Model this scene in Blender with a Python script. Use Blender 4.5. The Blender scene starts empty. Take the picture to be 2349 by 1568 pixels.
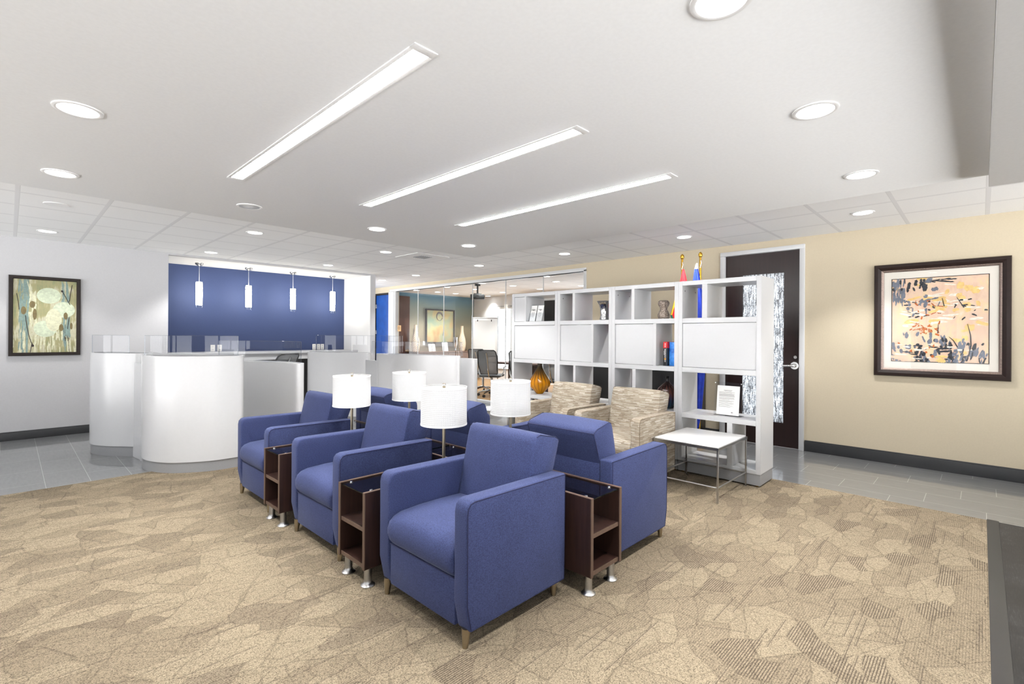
import bpy, bmesh, math, random
from mathutils import Vector, Matrix
random.seed(7)
PI = math.pi
C = bpy.context.scene.collection
sc = bpy.context.scene

# ------------------------------------------------------------------ materials
def lin(r, g, b):
    f = lambda c: (c/255/12.92) if c <= 10 else ((c/255+.055)/1.055)**2.4
    return (f(r), f(g), f(b), 1)

class NT:
    """small helper around a material's node tree"""
    def __init__(s, name):
        s.m = bpy.data.materials.new(name); s.m.use_nodes = True
        s.n = s.m.node_tree.nodes; s.l = s.m.node_tree.links
        s.b = s.n['Principled BSDF']; s.out = s.n['Material Output']
    def add(s, t, **kw):
        x = s.n.new(t)
        for k, v in kw.items(): setattr(x, k, v)
        return x
    def link(s, a, b): s.l.new(a, b)
    def val(s, sock, v):
        if hasattr(v, 'links') or hasattr(v, 'is_output'): s.l.new(v, sock)
        else: sock.default_value = v
    def math(s, op, a, b=0.0, c=0.0, clamp=False):
        x = s.add('ShaderNodeMath', operation=op, use_clamp=clamp)
        for i, v in enumerate((a, b, c)): s.val(x.inputs[i], v)
        return x.outputs[0]
    def mix(s, f, a, b):
        x = s.add('ShaderNodeMix', data_type='RGBA')
        s.val(x.inputs[0], f); s.val(x.inputs[6], a); s.val(x.inputs[7], b)
        return x.outputs[2]
    def coord(s, scale=(1, 1, 1), rot=(0, 0, 0), kind='Object'):
        t = s.add('ShaderNodeTexCoord'); mp = s.add('ShaderNodeMapping')
        mp.inputs['Scale'].default_value = scale; mp.inputs['Rotation'].default_value = rot
        s.link(t.outputs[kind], mp.inputs['Vector']); return mp.outputs[0]
    def noise(s, vec, scale, detail=2, rough=.5):
        x = s.add('ShaderNodeTexNoise'); s.link(vec, x.inputs['Vector'])
        x.inputs['Scale'].default_value = scale; x.inputs['Detail'].default_value = detail
        x.inputs['Roughness'].default_value = rough; return x.outputs[0]
    def ramp(s, f, stops, interp='LINEAR'):
        x = s.add('ShaderNodeValToRGB'); s.link(f, x.inputs[0]); e = x.color_ramp.elements
        x.color_ramp.interpolation = interp
        while len(e) < len(stops): e.new(.5)
        for i, (p, c) in enumerate(stops): e[i].position = p; e[i].color = c
        return x.outputs[0]
    def sep(s, v):
        x = s.add('ShaderNodeSeparateXYZ'); s.link(v, x.inputs[0]); return x.outputs
    def bump(s, h, strength=.3, dist=.002):
        x = s.add('ShaderNodeBump'); x.inputs['Strength'].default_value = strength
        x.inputs['Distance'].default_value = dist; s.link(h, x.inputs['Height'])
        s.link(x.outputs[0], s.b.inputs['Normal'])
    def base(s, col, rough=.5, metal=0, spec=.5):
        s.val(s.b.inputs['Base Color'], col); s.val(s.b.inputs['Roughness'], rough)
        s.b.inputs['Metallic'].default_value = metal
        s.b.inputs['Specular IOR Level'].default_value = spec
        return s

MAT = {}
def plain(name, col, rough=.5, metal=0, spec=.5, grain=0.0, gscale=200, coat=0):
    t = NT(name)
    if grain:
        f = t.noise(t.coord(), gscale, 3)
        c2 = tuple(min(1, c*(1+grain)) for c in col[:3])+(1,); c1 = tuple(c*(1-grain) for c in col[:3])+(1,)
        t.base(t.ramp(f, [(.35, c1), (.65, c2)]), rough, metal, spec)
    else: t.base(col, rough, metal, spec)
    if coat: t.b.inputs['Coat Weight'].default_value = coat; t.b.inputs['Coat Roughness'].default_value = .05
    MAT[name] = t.m; return t.m

def emit(name, col, s):
    t = NT(name); t.base((.8, .8, .8, 1), .6)
    t.b.inputs['Emission Color'].default_value = col; t.b.inputs['Emission Strength'].default_value = s
    MAT[name] = t.m

plain('soffit_paint', lin(238, 239, 240), .85, spec=.2, grain=.012, gscale=60)
plain('white_paint', lin(240, 240, 240), .7, spec=.3, grain=.01, gscale=60)
plain('grey_paint', lin(192, 192, 194), .8, spec=.25, grain=.015, gscale=70)
plain('beige_paint', lin(202, 190, 166), .75, spec=.25, grain=.015, gscale=70)
plain('blue_paint', lin(60, 74, 114), .65, spec=.3, grain=.03, gscale=90)
plain('white_laminate', lin(208, 209, 211), .22, grain=.006, gscale=40)
plain('white_gloss', lin(198, 199, 201), .28, spec=.35, grain=.005, gscale=40)
plain('table_white', lin(246, 247, 248), .18, spec=.4, grain=.005)
plain('grey_plinth', lin(150, 151, 153), .4, grain=.03, gscale=150)
plain('base_black', lin(52, 53, 55), .35, grain=.04, gscale=80)
plain('trim_grey', lin(205, 206, 207), .45, grain=.01)
plain('dark_work', lin(70, 71, 73), .5, grain=.05)
plain('black_lam', lin(24, 24, 25), .3, grain=.05)
plain('chrome', lin(215, 215, 215), .16, 1, grain=.02)
plain('steel', lin(190, 190, 190), .3, 1, grain=.04, gscale=120)
plain('champagne', lin(176, 164, 142), .35, 1, grain=.04)
plain('brass', lin(222, 175, 70), .25, 1, grain=.05)
plain('dark_frame', lin(36, 22, 19), .42, spec=.3, grain=.12, gscale=30)
plain('frame_silver', lin(140, 124, 116), .4, .7, grain=.2, gscale=120)
plain('frame_brown', lin(34, 26, 22), .55, spec=.3, grain=.12, gscale=40)
plain('mat_board', lin(240, 234, 224), .8, grain=.01)
plain('paper', lin(243, 243, 241), .7, grain=.01)
plain('ink', lin(120, 120, 122), .7, grain=.05)
plain('ink_dark', lin(70, 70, 72), .7, grain=.05)
plain('red_cloth', lin(196, 20, 32), .7, grain=.15, gscale=20)
plain('blue_cloth', lin(12, 48, 165), .7, grain=.15, gscale=20)
plain('yellow_cloth', lin(240, 196, 40), .7, grain=.08, gscale=20)
plain('green_cloth', lin(0, 120, 90), .7, grain=.1, gscale=20)
plain('white_cloth', lin(235, 232, 232), .7, grain=.05, gscale=20)
plain('rubber', lin(30, 29, 29), .6, grain=.05)
plain('mesh_grey', lin(92, 94, 96), .6, grain=.2, gscale=400)
plain('door_blue', lin(22, 78, 160), .35, grain=.12, gscale=6)
plain('white_plastic', lin(242, 242, 240), .35, grain=.01)
plain('tan_plaque', lin(200, 160, 108), .5, grain=.1)
plain('black_plastic', lin(38, 39, 40), .4, grain=.08)
plain('book_red', lin(206, 30, 34), .4, grain=.05)
plain('book_yellow', lin(246, 170, 30), .4, grain=.05)
emit('lamp_white', (1, .985, .96, 1), 14)
emit('lamp_linear', (1, .99, .97, 1), 34)
emit('pendant_glow', (1, .90, .74, 1), 44)

# linear lamp lens: prismatic cells
t = NT('linear_lens'); v = t.coord()
w = t.add('ShaderNodeTexVoronoi'); w.inputs['Scale'].default_value = 26; t.link(v, w.inputs['Vector'])
t.base((.9, .9, .9, 1), .4); t.b.inputs['Emission Color'].default_value = (1, .99, .97, 1)
t.link(t.math('MULTIPLY_ADD', w.outputs['Distance'], 110, 40), t.b.inputs['Emission Strength']); MAT['linear_lens'] = t.m

# ceiling tile with T-bar grid (61 cm)
t = NT('ceiling_tile'); v = t.coord(); x, y, z = t.sep(v)
def grid(t, c, pitch, off, half):
    f = t.math('FRACT', t.math('DIVIDE', t.math('SUBTRACT', c, off-half), pitch))
    return t.math('LESS_THAN', f, 2*half/pitch)
def edge(t, c, pitch, off, half): return grid(t, c, pitch, off, half)
gx = grid(t, x, .6096, .04, .013); gy = grid(t, y, .6096, -.04, .013)
bar = t.math('MAXIMUM', gx, gy)
ex = edge(t, x, .6096, .04+.017, .0035); ey = edge(t, y, .6096, -.04+.017, .0035)
gap = t.math('MULTIPLY', t.math('MAXIMUM', ex, ey), t.math('SUBTRACT', 1, bar))
spk = t.noise(v, 260, 3, .7)
tile = t.ramp(spk, [(.3, lin(234, 234, 234)), (.45, lin(247, 247, 247))])
col = t.mix(bar, tile, lin(232, 232, 233)); col = t.mix(t.math('MULTIPLY', gap, .3), col, lin(160, 160, 162))
t.base(col, .85, spec=.15)
hb = t.math('ADD', t.math('MULTIPLY', spk, .25), bar); t.bump(hb, .35, .004); MAT['ceiling_tile'] = t.m

# grey porcelain floor tile, rows running along Y
t = NT('floor_tile'); v = t.coord()
mp = t.coord(rot=(0, 0, PI/2))
def floor_grid(t, x, y):
    row = t.math('FLOOR', t.math('DIVIDE', t.math('SUBTRACT', x, .23), .303))
    fx = t.math('FRACT', t.math('DIVIDE', t.math('SUBTRACT', x, .23), .303))
    yo = t.math('ADD', t.math('DIVIDE', t.math('ADD', y, .084), .606), t.math('MULTIPLY', row, .37))
    fy = t.math('FRACT', yo)
    g = t.math('MAXIMUM', t.math('LESS_THAN', fx, .012), t.math('LESS_THAN', fy, .006))
    idn = t.math('ADD', t.math('MULTIPLY', row, 7.13), t.math('FLOOR', yo))
    return g, idn
x, y, z = t.sep(v); g, idn = floor_grid(t, x, y)
wn = t.add('ShaderNodeTexWhiteNoise', noise_dimensions='1D'); t.link(idn, wn.inputs['W'])
st = t.noise(t.coord(scale=(9, 1.3, 1)), 5, 5, .65)
c = t.ramp(st, [(.3, lin(104, 105, 107)), (.7, lin(124, 125, 127))])
c = t.mix(t.math('MULTIPLY', wn.outputs[0], .25), c, lin(104, 104, 106))
c = t.mix(g, c, lin(188, 188, 188))
t.base(c, .3, spec=.6); t.b.inputs['Coat Weight'].default_value = .8; t.b.inputs['Coat Roughness'].default_value = .035; t.b.inputs['Coat IOR'].default_value = 1.7; MAT['floor_tile'] = t.m

# dark worn floor on the right
t = NT('dark_floor'); s1 = t.noise(t.coord(scale=(5, 60, 1), rot=(0, 0, .25)), 3, 5, .75); s2 = t.noise(t.coord(), 3.2, 4, .7)
c = t.ramp(t.math('MULTIPLY_ADD', s1, .55, t.math('MULTIPLY', s2, .5)), [(.46, lin(24, 24, 26)), (.58, lin(40, 40, 42)), (.66, lin(74, 74, 75)), (.74, lin(130, 130, 131))])
t.base(c, .45); MAT['dark_floor'] = t.m

# patterned carpet
t = NT('carpet'); v = t.coord(); x, y, z = t.sep(v)
warp = t.noise(t.coord(scale=(1, 1, 0)), 2.6, 1)
vv = t.add('ShaderNodeVectorMath', operation='ADD')
cv = t.add('ShaderNodeCombineXYZ'); t.link(t.math('MULTIPLY', warp, .22), cv.inputs[0]); t.link(t.math('MULTIPLY', warp, -.16), cv.inputs[1])
t.link(t.coord(scale=(.72, 1.15, 0), rot=(0, 0, .5)), vv.inputs[0]); t.link(cv.outputs[0], vv.inputs[1])
def voro(feat, sc_):
    n = t.add('ShaderNodeTexVoronoi', feature=feat, voronoi_dimensions='2D'); n.inputs['Scale'].default_value = sc_
    t.link(vv.outputs[0], n.inputs['Vector']); return n
cell = voro('F1', 7.0); edg = voro('DISTANCE_TO_EDGE', 7.0); cell2 = voro('F1', 4.4)
rnd = t.sep(cell.outputs['Color'])[0]; rnd2 = t.sep(cell2.outputs['Color'])[1]
line = t.math('LESS_THAN', edg.outputs['Distance'], .03)
fuzz = t.noise(v, 200, 3, .85); fz2 = t.noise(v, 90, 3, .7)
stripe = t.math('MULTIPLY_ADD', t.math('SINE', t.math('ADD', t.math('MULTIPLY', y, 2*PI/.0104), t.math('MULTIPLY', fz2, 1.6))), .5, .5)
str_d = t.math('POWER', stripe, 3.0)
dark_cell = t.math('GREATER_THAN', rnd, .80); mid_cell = t.math('MULTIPLY', t.math('GREATER_THAN', rnd, .30), t.math('LESS_THAN', t.sep(cell2.outputs['Color'])[0], .74))
amount = t.math('MULTIPLY', str_d, t.math('MAXIMUM', t.math('MULTIPLY', dark_cell, .80), t.math('MULTIPLY', mid_cell, .30)))
sid = t.math('FLOOR', t.math('DIVIDE', y, .0104)); wl = t.add('ShaderNodeTexWhiteNoise', noise_dimensions='2D'); cl = t.add('ShaderNodeCombineXYZ')
t.link(sid, cl.inputs[0]); t.link(t.math('FLOOR', t.math('ADD', t.math('MULTIPLY', x, 3.4), t.math('MULTIPLY', sid, .37))), cl.inputs[1]); t.link(cl.outputs[0], wl.inputs['Vector'])
dash = t.math('GREATER_THAN', wl.outputs[0], .955)      # single dark yarns running across the pattern
amount = t.math('MULTIPLY', t.math('MAXIMUM', amount, t.math('MULTIPLY', t.math('MULTIPLY', dash, stripe), .62)), t.math('MULTIPLY_ADD', fuzz, 1.2, .3))
light = lin(141, 129, 110); mid = lin(129, 117, 99)
c = t.mix(t.math('MULTIPLY', mid_cell, .45), light, mid)
c = t.mix(t.math('MULTIPLY', t.math('LESS_THAN', rnd2, .5), .12), c, lin(116, 105, 89))
edg2 = voro('DISTANCE_TO_EDGE', 4.4); c = t.mix(t.math('MULTIPLY', t.math('LESS_THAN', edg2.outputs['Distance'], .016), .3), c, lin(74, 65, 55))
c = t.mix(amount, c, lin(50, 42, 42))
c = t.mix(t.math('MULTIPLY', line, .22), c, lin(76, 67, 56))
sp = t.ramp(fuzz, [(.34, (.22, .215, .21, 1)), (.47, (.95, .94, .93, 1)), (.62, (1.5, 1.49, 1.47, 1))])
mul = t.add('ShaderNodeMix', data_type='RGBA', blend_type='MULTIPLY'); mul.inputs[0].default_value = 1
t.link(c, mul.inputs[6]); t.link(sp, mul.inputs[7])
t.base(mul.outputs[2], .95, spec=.08); t.bump(t.math('SUBTRACT', fuzz, t.math('MULTIPLY', amount, 1.5)), .5, .004); MAT['carpet'] = t.m

# conference floor, wood look
t = NT('wood_floor'); br = t.add('ShaderNodeTexBrick'); t.link(t.coord(scale=(1, 1, 1), rot=(0, 0, PI/2)), br.inputs['Vector'])
br.inputs['Scale'].default_value = 2.2; br.inputs['Color1'].default_value = lin(178, 142, 94); br.inputs['Color2'].default_value = lin(140, 106, 70)
br.inputs['Mortar'].default_value = lin(120, 84, 48); br.inputs['Mortar Size'].default_value = .006; br.inputs['Row Height'].default_value = .16
t.base(br.outputs[0], .35); MAT['wood_floor'] = t.m

# fabrics
def weave(name, c1, c2):
    t = NT(name); n = t.noise(t.coord(scale=(1, 1, 1.6)), 170, 3, .75); big = t.noise(t.coord(), 6, 2)
    f = t.math('MULTIPLY_ADD', big, .12, t.math('MULTIPLY', n, .94))
    t.base(t.ramp(f, [(.34, c1), (.68, c2)]), .85, spec=.25)
    t.b.inputs['Sheen Weight'].default_value = .2; t.b.inputs['Sheen Roughness'].default_value = .45
    t.b.inputs['Sheen Tint'].default_value = lin(170, 178, 205)
    t.bump(n, .3, .0015); MAT[name] = t.m
weave('blue_fabric', lin(40, 46, 78), lin(64, 74, 116))
weave('blue_seam', lin(34, 38, 66), lin(46, 50, 84))

t = NT('tan_fabric'); v = t.coord(); x, y, z = t.sep(v)
hx = t.math('ADD', t.math('MULTIPLY', x, .7), t.math('MULTIPLY', y, 1.0))
gn = t.add('ShaderNodeNewGeometry'); nz = t.math('ABSOLUTE', t.sep(gn.outputs['Normal'])[2]); flat = t.math('GREATER_THAN', nz, .75)
zz = t.math('ADD', z, t.math('MULTIPLY', t.math('MULTIPLY', x, 1.0), flat))
row = t.math('FLOOR', t.math('MULTIPLY', zz, 125))
wr = t.add('ShaderNodeTexWhiteNoise', noise_dimensions='1D'); t.link(row, wr.inputs['W'])
seg = t.math('FLOOR', t.math('ADD', t.math('MULTIPLY', hx, 16), t.math('MULTIPLY', wr.outputs[0], 9)))
w2 = t.add('ShaderNodeTexWhiteNoise', noise_dimensions='2D'); cv = t.add('ShaderNodeCombineXYZ'); t.link(row, cv.inputs[0]); t.link(seg, cv.inputs[1]); t.link(cv.outputs[0], w2.inputs['Vector'])
c = t.ramp(w2.outputs[0], [(0, lin(140, 128, 113)), (.4, lin(164, 152, 135)), (.75, lin(174, 164, 149)), (1, lin(194, 187, 176))])
t.base(c, .9, spec=.2); t.bump(t.noise(v, 350, 2), .3, .0015); MAT['tan_fabric'] = t.m
plain('tan_seam', lin(120, 106, 88), .9, grain=.05)

# dark wood for the side tables and the doors
def wood(name, c1, c2, rough, sc_=(30, 30, 2.2), coat=0):
    t = NT(name); n = t.noise(t.coord(scale=sc_), 1.4, 5, .6)
    t.base(t.ramp(n, [(.3, c1), (.7, c2)]), rough)
    if coat: t.b.inputs['Coat Weight'].default_value = coat
    MAT[name] = t.m
wood('espresso', lin(40, 25, 21), lin(58, 38, 32), .38)
wood('espresso_edge', lin(84, 66, 56), lin(98, 78, 66), .45)
wood('door_wood', lin(30, 17, 16), lin(40, 23, 22), .3, (20, 20, 1.2))
wood('credenza_wood', lin(98, 72, 56), lin(126, 96, 76), .4)
wood('table_wood', lin(66, 42, 34), lin(86, 58, 46), .3)

# woven lampshade
t = NT('shade_white'); v = t.coord(); x, y, z = t.sep(v)
ang = t.math('ARCTAN2', y, x)
a = t.math('SINE', t.math('MULTIPLY', ang, 84)); b = t.math('SINE', t.math('MULTIPLY', z, 2*PI/.0118))
h = t.math('MULTIPLY', t.math('MULTIPLY_ADD', a, .5, .5), t.math('MULTIPLY_ADD', b, .5, .5))
t.base(t.ramp(h, [(.25, lin(214, 214, 214)), (.7, lin(234, 234, 234))]), .8, spec=.2); t.bump(h, .5, .003); MAT['shade_white'] = t.m
plain('shade_trim', lin(238, 238, 238), .7)

# glass
def sheet_glass(name, tint, refl=1.0, edge_tint=None):
    t = NT(name); n, l = t.n, t.l
    tr = t.add('ShaderNodeBsdfTransparent'); tr.inputs[0].default_value = tint
    gl = t.add('ShaderNodeBsdfGlossy'); gl.inputs['Roughness'].default_value = .01
    fr = t.add('ShaderNodeFresnel'); fr.inputs['IOR'].default_value = 1.45
    mx = t.add('ShaderNodeMixShader'); ge = t.add('ShaderNodeNewGeometry')
    t.link(t.math('MULTIPLY', t.math('MULTIPLY', fr.outputs[0], refl), t.math('SUBTRACT', 1, ge.outputs['Backfacing'])), mx.inputs[0])
    t.link(tr.outputs[0], mx.inputs[1]); t.link(gl.outputs[0], mx.inputs[2]); t.link(mx.outputs[0], t.out.inputs[0]); MAT[name] = t.m
sheet_glass('screen_glass', (.965, .97, .98, 1), .8)
sheet_glass('screen_edge', (.80, .83, .86, 1), 2.2)
sheet_glass('pane_glass', (.94, .955, .96, 1), .6)
sheet_glass('table_glass', (.62, .66, .68, 1), 1.5)
sheet_glass('acrylic', (.95, .96, .97, 1), 1.2)
sheet_glass('glass_edge', (.35, .62, .6, 1), 1.0)
sheet_glass('pendant_clear', (.93, .95, .98, 1), 1.6)

def art_glass(name, stops, rough=.05, tr=.5):
    t = NT(name); v = t.coord(); x, y, z = t.sep(v)
    ang = t.math('ARCTAN2', y, x)
    s = t.math('MULTIPLY_ADD', t.math('SINE', t.math('ADD', t.math('MULTIPLY', ang, 17), t.math('MULTIPLY', z, 9))), .5, .5)
    c = t.ramp(t.math('ADD', t.math('MULTIPLY', z, 2.6), t.math('MULTIPLY', s, .12)), stops)
    c = t.mix(t.math('MULTIPLY', t.math('POWER', s, 6), .5), c, lin(60, 36, 6) if 'amber' in name else lin(20, 16, 20))
    t.base(c, rough); t.b.inputs['Transmission Weight'].default_value = tr; t.b.inputs['IOR'].default_value = 1.2
    t.b.inputs['Coat Weight'].default_value = .6; MAT[name] = t.m
art_glass('amber_glass', [(0, lin(236, 160, 10)), (.5, lin(214, 138, 12)), (.68, lin(140, 92, 22)), (.9, lin(74, 62, 42))], .05, .2)
art_glass('dusk_glass', [(0, lin(24, 60, 64)), (.25, lin(36, 52, 80)), (.5, lin(86, 52, 44)), (.8, lin(34, 34, 36))], .08, .2)

# rippled door glass, daylight behind it
t = NT('rain_glass'); n1 = t.noise(t.coord(scale=(60, 60, 5)), 1.6, 4, .7); n2 = t.noise(t.coord(scale=(30, 30, 24)), 2.2, 2, .5)
f = t.math('MULTIPLY_ADD', n2, .35, t.math('MULTIPLY', n1, .8))
big = t.noise(t.coord(scale=(.6, .6, 1)), 1.3, 1)
c = t.ramp(f, [(.42, lin(20, 21, 24)), (.5, lin(84, 87, 92)), (.58, lin(156, 160, 164)), (.66, lin(222, 225, 228))])
tl = t.add('ShaderNodeBsdfTranslucent'); t.link(c, tl.inputs[0])
bp = t.add('ShaderNodeBump'); bp.inputs['Strength'].default_value = .9; bp.inputs['Distance'].default_value = .01; t.link(f, bp.inputs['Height'])
gl = t.add('ShaderNodeBsdfGlossy'); gl.inputs['Roughness'].default_value = .08; t.link(bp.outputs[0], gl.inputs['Normal'])
mx = t.add('ShaderNodeMixShader'); mx.inputs[0].default_value = .22
t.link(tl.outputs[0], mx.inputs[1]); t.link(gl.outputs[0], mx.inputs[2]); t.link(mx.outputs[0], t.out.inputs[0]); MAT['rain_glass'] = t.m

# grasscloth wall: blue fading into olive and tan bands
t = NT('grasscloth'); v = t.coord(); x, y, z = t.sep(v)
n = t.noise(t.coord(scale=(3, 3, 160)), 2, 4, .7)
zf = t.math('ADD', t.math('MULTIPLY', z, .36), t.math('MULTIPLY', t.noise(v, .8, 2), .16))
c = t.ramp(zf, [(.3, lin(132, 114, 92)), (.66, lin(150, 142, 118)), (.9, lin(128, 144, 140)), (1.0, lin(104, 140, 160))])
k = t.add('ShaderNodeMix', data_type='RGBA', blend_type='MULTIPLY'); k.inputs[0].default_value = 1
t.link(c, k.inputs[6]); t.link(t.ramp(n, [(.3, (.8, .8, .8, 1)), (.7, (1.1, 1.1, 1.1, 1))]), k.inputs[7])
t.base(k.outputs[2], .85); MAT['grasscloth'] = t.m

# paintings
t = NT('painting_green'); v = t.coord(); st = t.noise(t.coord(scale=(9, 1, 1.1)), 2.1, 6, .7); bl = t.noise(v, 3.5, 4, .6)
c = t.ramp(t.math('MULTIPLY_ADD', bl, .5, t.math('MULTIPLY', st, .55)), [(.36, lin(98, 120, 112)), (.44, lin(142, 146, 106)), (.52, lin(160, 154, 112)), (.6, lin(196, 194, 168)), (.7, lin(150, 140, 92))])
t.base(c, .55); MAT['painting_green'] = t.m
t = NT('painting_peach'); st = t.noise(t.coord(scale=(3, 1, 1.6)), 3, 5, .65)
t.base(t.ramp(st, [(.3, lin(228, 188, 160)), (.5, lin(240, 208, 182)), (.62, lin(244, 214, 170)), (.75, lin(246, 228, 208))]), .5); MAT['painting_peach'] = t.m
t = NT('painting_teal'); bl = t.noise(t.coord(scale=(1, 1, 1)), 1.9, 5, .6)
t.base(t.ramp(bl, [(.34, lin(104, 144, 134)), (.45, lin(150, 160, 130)), (.54, lin(178, 164, 114)), (.66, lin(170, 124, 78))]), .6); MAT['painting_teal'] = t.m
for nm, c in (('mint', (196, 206, 180)), ('cream', (206, 206, 176)), ('olive', (112, 98, 62)), ('stem', (44, 32, 34)), ('teal', (124, 146, 140)), ('slate', (118, 124, 138)), ('ink_blue', (46, 50, 58)),
              ('rust', (196, 104, 44)), ('bone', (250, 238, 222)), ('honey', (248, 206, 132)), ('grey_ring', (112, 104, 102))):
    plain('art_'+nm, lin(*c), .6, grain=.12, gscale=40)
# beaded vase, silver vase, spiral vase
t = NT('beads'); vo = t.add('ShaderNodeTexVoronoi'); vo.inputs['Scale'].default_value = 110; t.link(t.coord(), vo.inputs['Vector'])
t.base(t.ramp(vo.outputs['Distance'], [(.1, lin(200, 188, 176)), (.6, lin(120, 106, 96))]), .3, .4); t.bump(vo.outputs['Distance'], .9, .004); MAT['beads'] = t.m
t = NT('silver_glaze'); t.base(lin(190, 190, 192), .12, 1); t.bump(t.noise(t.coord(), 45, 2), .3, .003); MAT['silver_glaze'] = t.m
t = NT('spiral_white'); v = t.coord(); x, y, z = t.sep(v)
h = t.math('SINE', t.math('ADD', t.math('MULTIPLY', t.math('ARCTAN2', y, x), 9), t.math('MULTIPLY', z, 130)))
t.base(t.ramp(t.math('MULTIPLY_ADD', h, .5, .5), [(.2, lin(206, 176, 138)), (.7, lin(244, 232, 214))]), .6); t.bump(h, .6, .004); MAT['spiral_white'] = t.m

# ------------------------------------------------------------------ mesh helpers
class M:
    def __init__(s): s.bm = bmesh.new()
    def merge(s, tmp, mi=0):
        mp = {v: s.bm.verts.new(v.co) for v in tmp.verts}
        for f in tmp.faces:
            try: g = s.bm.faces.new([mp[v] for v in f.verts]); g.material_index = mi
            except ValueError: pass
        tmp.free(); return s
    def box(s, lo, hi, bev=0, seg=2, mi=0):
        t = bmesh.new(); bmesh.ops.create_cube(t, size=1)
        d = Vector(hi)-Vector(lo); c = (Vector(hi)+Vector(lo))/2
        for v in t.verts: v.co = Vector((v.co.x*d.x, v.co.y*d.y, v.co.z*d.z))+c
        if bev: bmesh.ops.bevel(t, geom=t.edges[:], offset=min(bev, min(abs(d.x), abs(d.y), abs(d.z))*.45), segments=seg, profile=.5, affect='EDGES')
        return s.merge(t, mi)
    def prism(s, pts, axis, a, b, bev=0, seg=2, mi=0):
        """polygon pts (2D) extruded along axis from a to b"""
        f3 = {'x': lambda p, q: (q, p[0], p[1]), 'y': lambda p, q: (p[0], q, p[1]), 'z': lambda p, q: (p[0], p[1], q)}[axis]
        t = bmesh.new(); A = [t.verts.new(f3(p, a)) for p in pts]; B = [t.verts.new(f3(p, b)) for p in pts]; n = len(pts)
        t.faces.new(A[::-1]); t.faces.new(B)
        for i in range(n): t.faces.new((A[i], A[(i+1) % n], B[(i+1) % n], B[i]))
        bmesh.ops.recalc_face_normals(t, faces=t.faces[:])
        if bev:
            e = [e for e in t.edges if len(e.link_faces) == 2 and e.calc_face_angle(0) > .6]
            bmesh.ops.bevel(t, geom=e, offset=bev, segments=seg, profile=.5, affect='EDGES')
        return s.merge(t, mi)
    def loft(s, secs, mi=0, cap=True, closed=True):
        """list of equal-length 3D rings joined in order"""
        t = bmesh.new(); R = [[t.verts.new(p) for p in r] for r in secs]; n = len(secs[0])
        for a, b in zip(R, R[1:]):
            for i in range(n if closed else n-1): t.faces.new((a[i], a[(i+1) % n], b[(i+1) % n], b[i]))
        if cap and closed: t.faces.new(R[0][::-1]); t.faces.new(R[-1])
        bmesh.ops.recalc_face_normals(t, faces=t.faces[:])
        return s.merge(t, mi)
    def cyl(s, p0, p1, r0, r1=None, n=16, mi=0):
        r1 = r0 if r1 is None else r1
        p0, p1 = Vector(p0), Vector(p1); d = (p1-p0).normalized()
        u = d.orthogonal().normalized(); w = d.cross(u)
        ring = lambda p, r: [p+(u*math.cos(2*PI*i/n)+w*math.sin(2*PI*i/n))*r for i in range(n)]
        return s.loft([ring(p0, r0), ring(p1, r1)], mi)
    def tube(s, pts, r, n=8, mi=0, closed=False):
        pts = [Vector(p) for p in pts]; secs = []; u = None; N = len(pts)
        for i, p in enumerate(pts):
            a = pts[i-1] if (i or closed) else p; b = pts[(i+1) % N] if (i < N-1 or closed) else p
            d = (b-a).normalized()
            u = d.orthogonal().normalized() if u is None else (u-d*u.dot(d)).normalized()
            w = d.cross(u); rr = r[i] if isinstance(r, (list, tuple)) else r
            secs.append([p+(u*math.cos(2*PI*k/n)+w*math.sin(2*PI*k/n))*rr for k in range(n)])
        if closed: secs.append(secs[0])
        return s.loft(secs, mi, cap=not closed)
    def lathe(s, prof, c=(0, 0), n=28, mi=0, wob=None):
        secs = []
        for r, z in prof:
            secs.append([(c[0]+r*(1+(wob(2*PI*i/n, z) if wob else 0))*math.cos(2*PI*i/n), c[1]+r*(1+(wob(2*PI*i/n, z) if wob else 0))*math.sin(2*PI*i/n), z) for i in range(n)])
        return s.loft(secs, mi, cap=True)
    def disc(s, c, rx, rz, n=20, mi=0):
        """flat ellipse facing -Y"""
        t = bmesh.new(); t.faces.new([t.verts.new((c[0]+rx*math.cos(2*PI*i/n), c[1], c[2]+rz*math.sin(2*PI*i/n))) for i in range(n)])
        return s.merge(t, mi)
    def quad(s, pts, mi=0):
        t = bmesh.new(); t.faces.new([t.verts.new(p) for p in pts]); return s.merge(t, mi)
    def ribbon(s, pts, z0, z1, th, mi=0):
        """upright sheet of thickness th following plan points"""
        P = [Vector((p[0], p[1], 0)) for p in pts]; out = []; inn = []
        for i, p in enumerate(P):
            d = (P[min(i+1, len(P)-1)]-P[max(i-1, 0)]).normalized(); nrm = Vector((-d.y, d.x, 0))*th/2
            out.append(p+nrm); inn.append(p-nrm)
        secs = [[(o.x, o.y, z0), (o.x, o.y, z1), (i_.x, i_.y, z1), (i_.x, i_.y, z0)] for o, i_ in zip(out, inn)]
        return s.loft(secs, mi)
    def shell(s, pts, z0, z1, th, mi=0):
        """closed upright shell (plan loop) with wall thickness th"""
        P = [Vector((p[0], p[1], 0)) for p in pts]; N = len(P)
        area = sum(P[i].x*P[(i+1) % N].y-P[(i+1) % N].x*P[i].y for i in range(N))
        sg = 1 if area > 0 else -1; secs = []
        for i in range(N):
            d = (P[(i+1) % N]-P[i-1]).normalized(); nin = Vector((-d.y, d.x, 0))*th*sg; q = P[i]+nin
            secs.append([(P[i].x, P[i].y, z0), (P[i].x, P[i].y, z1), (q.x, q.y, z1), (q.x, q.y, z0)])
        secs.append(secs[0]); return s.loft(secs, mi, cap=False)
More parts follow.
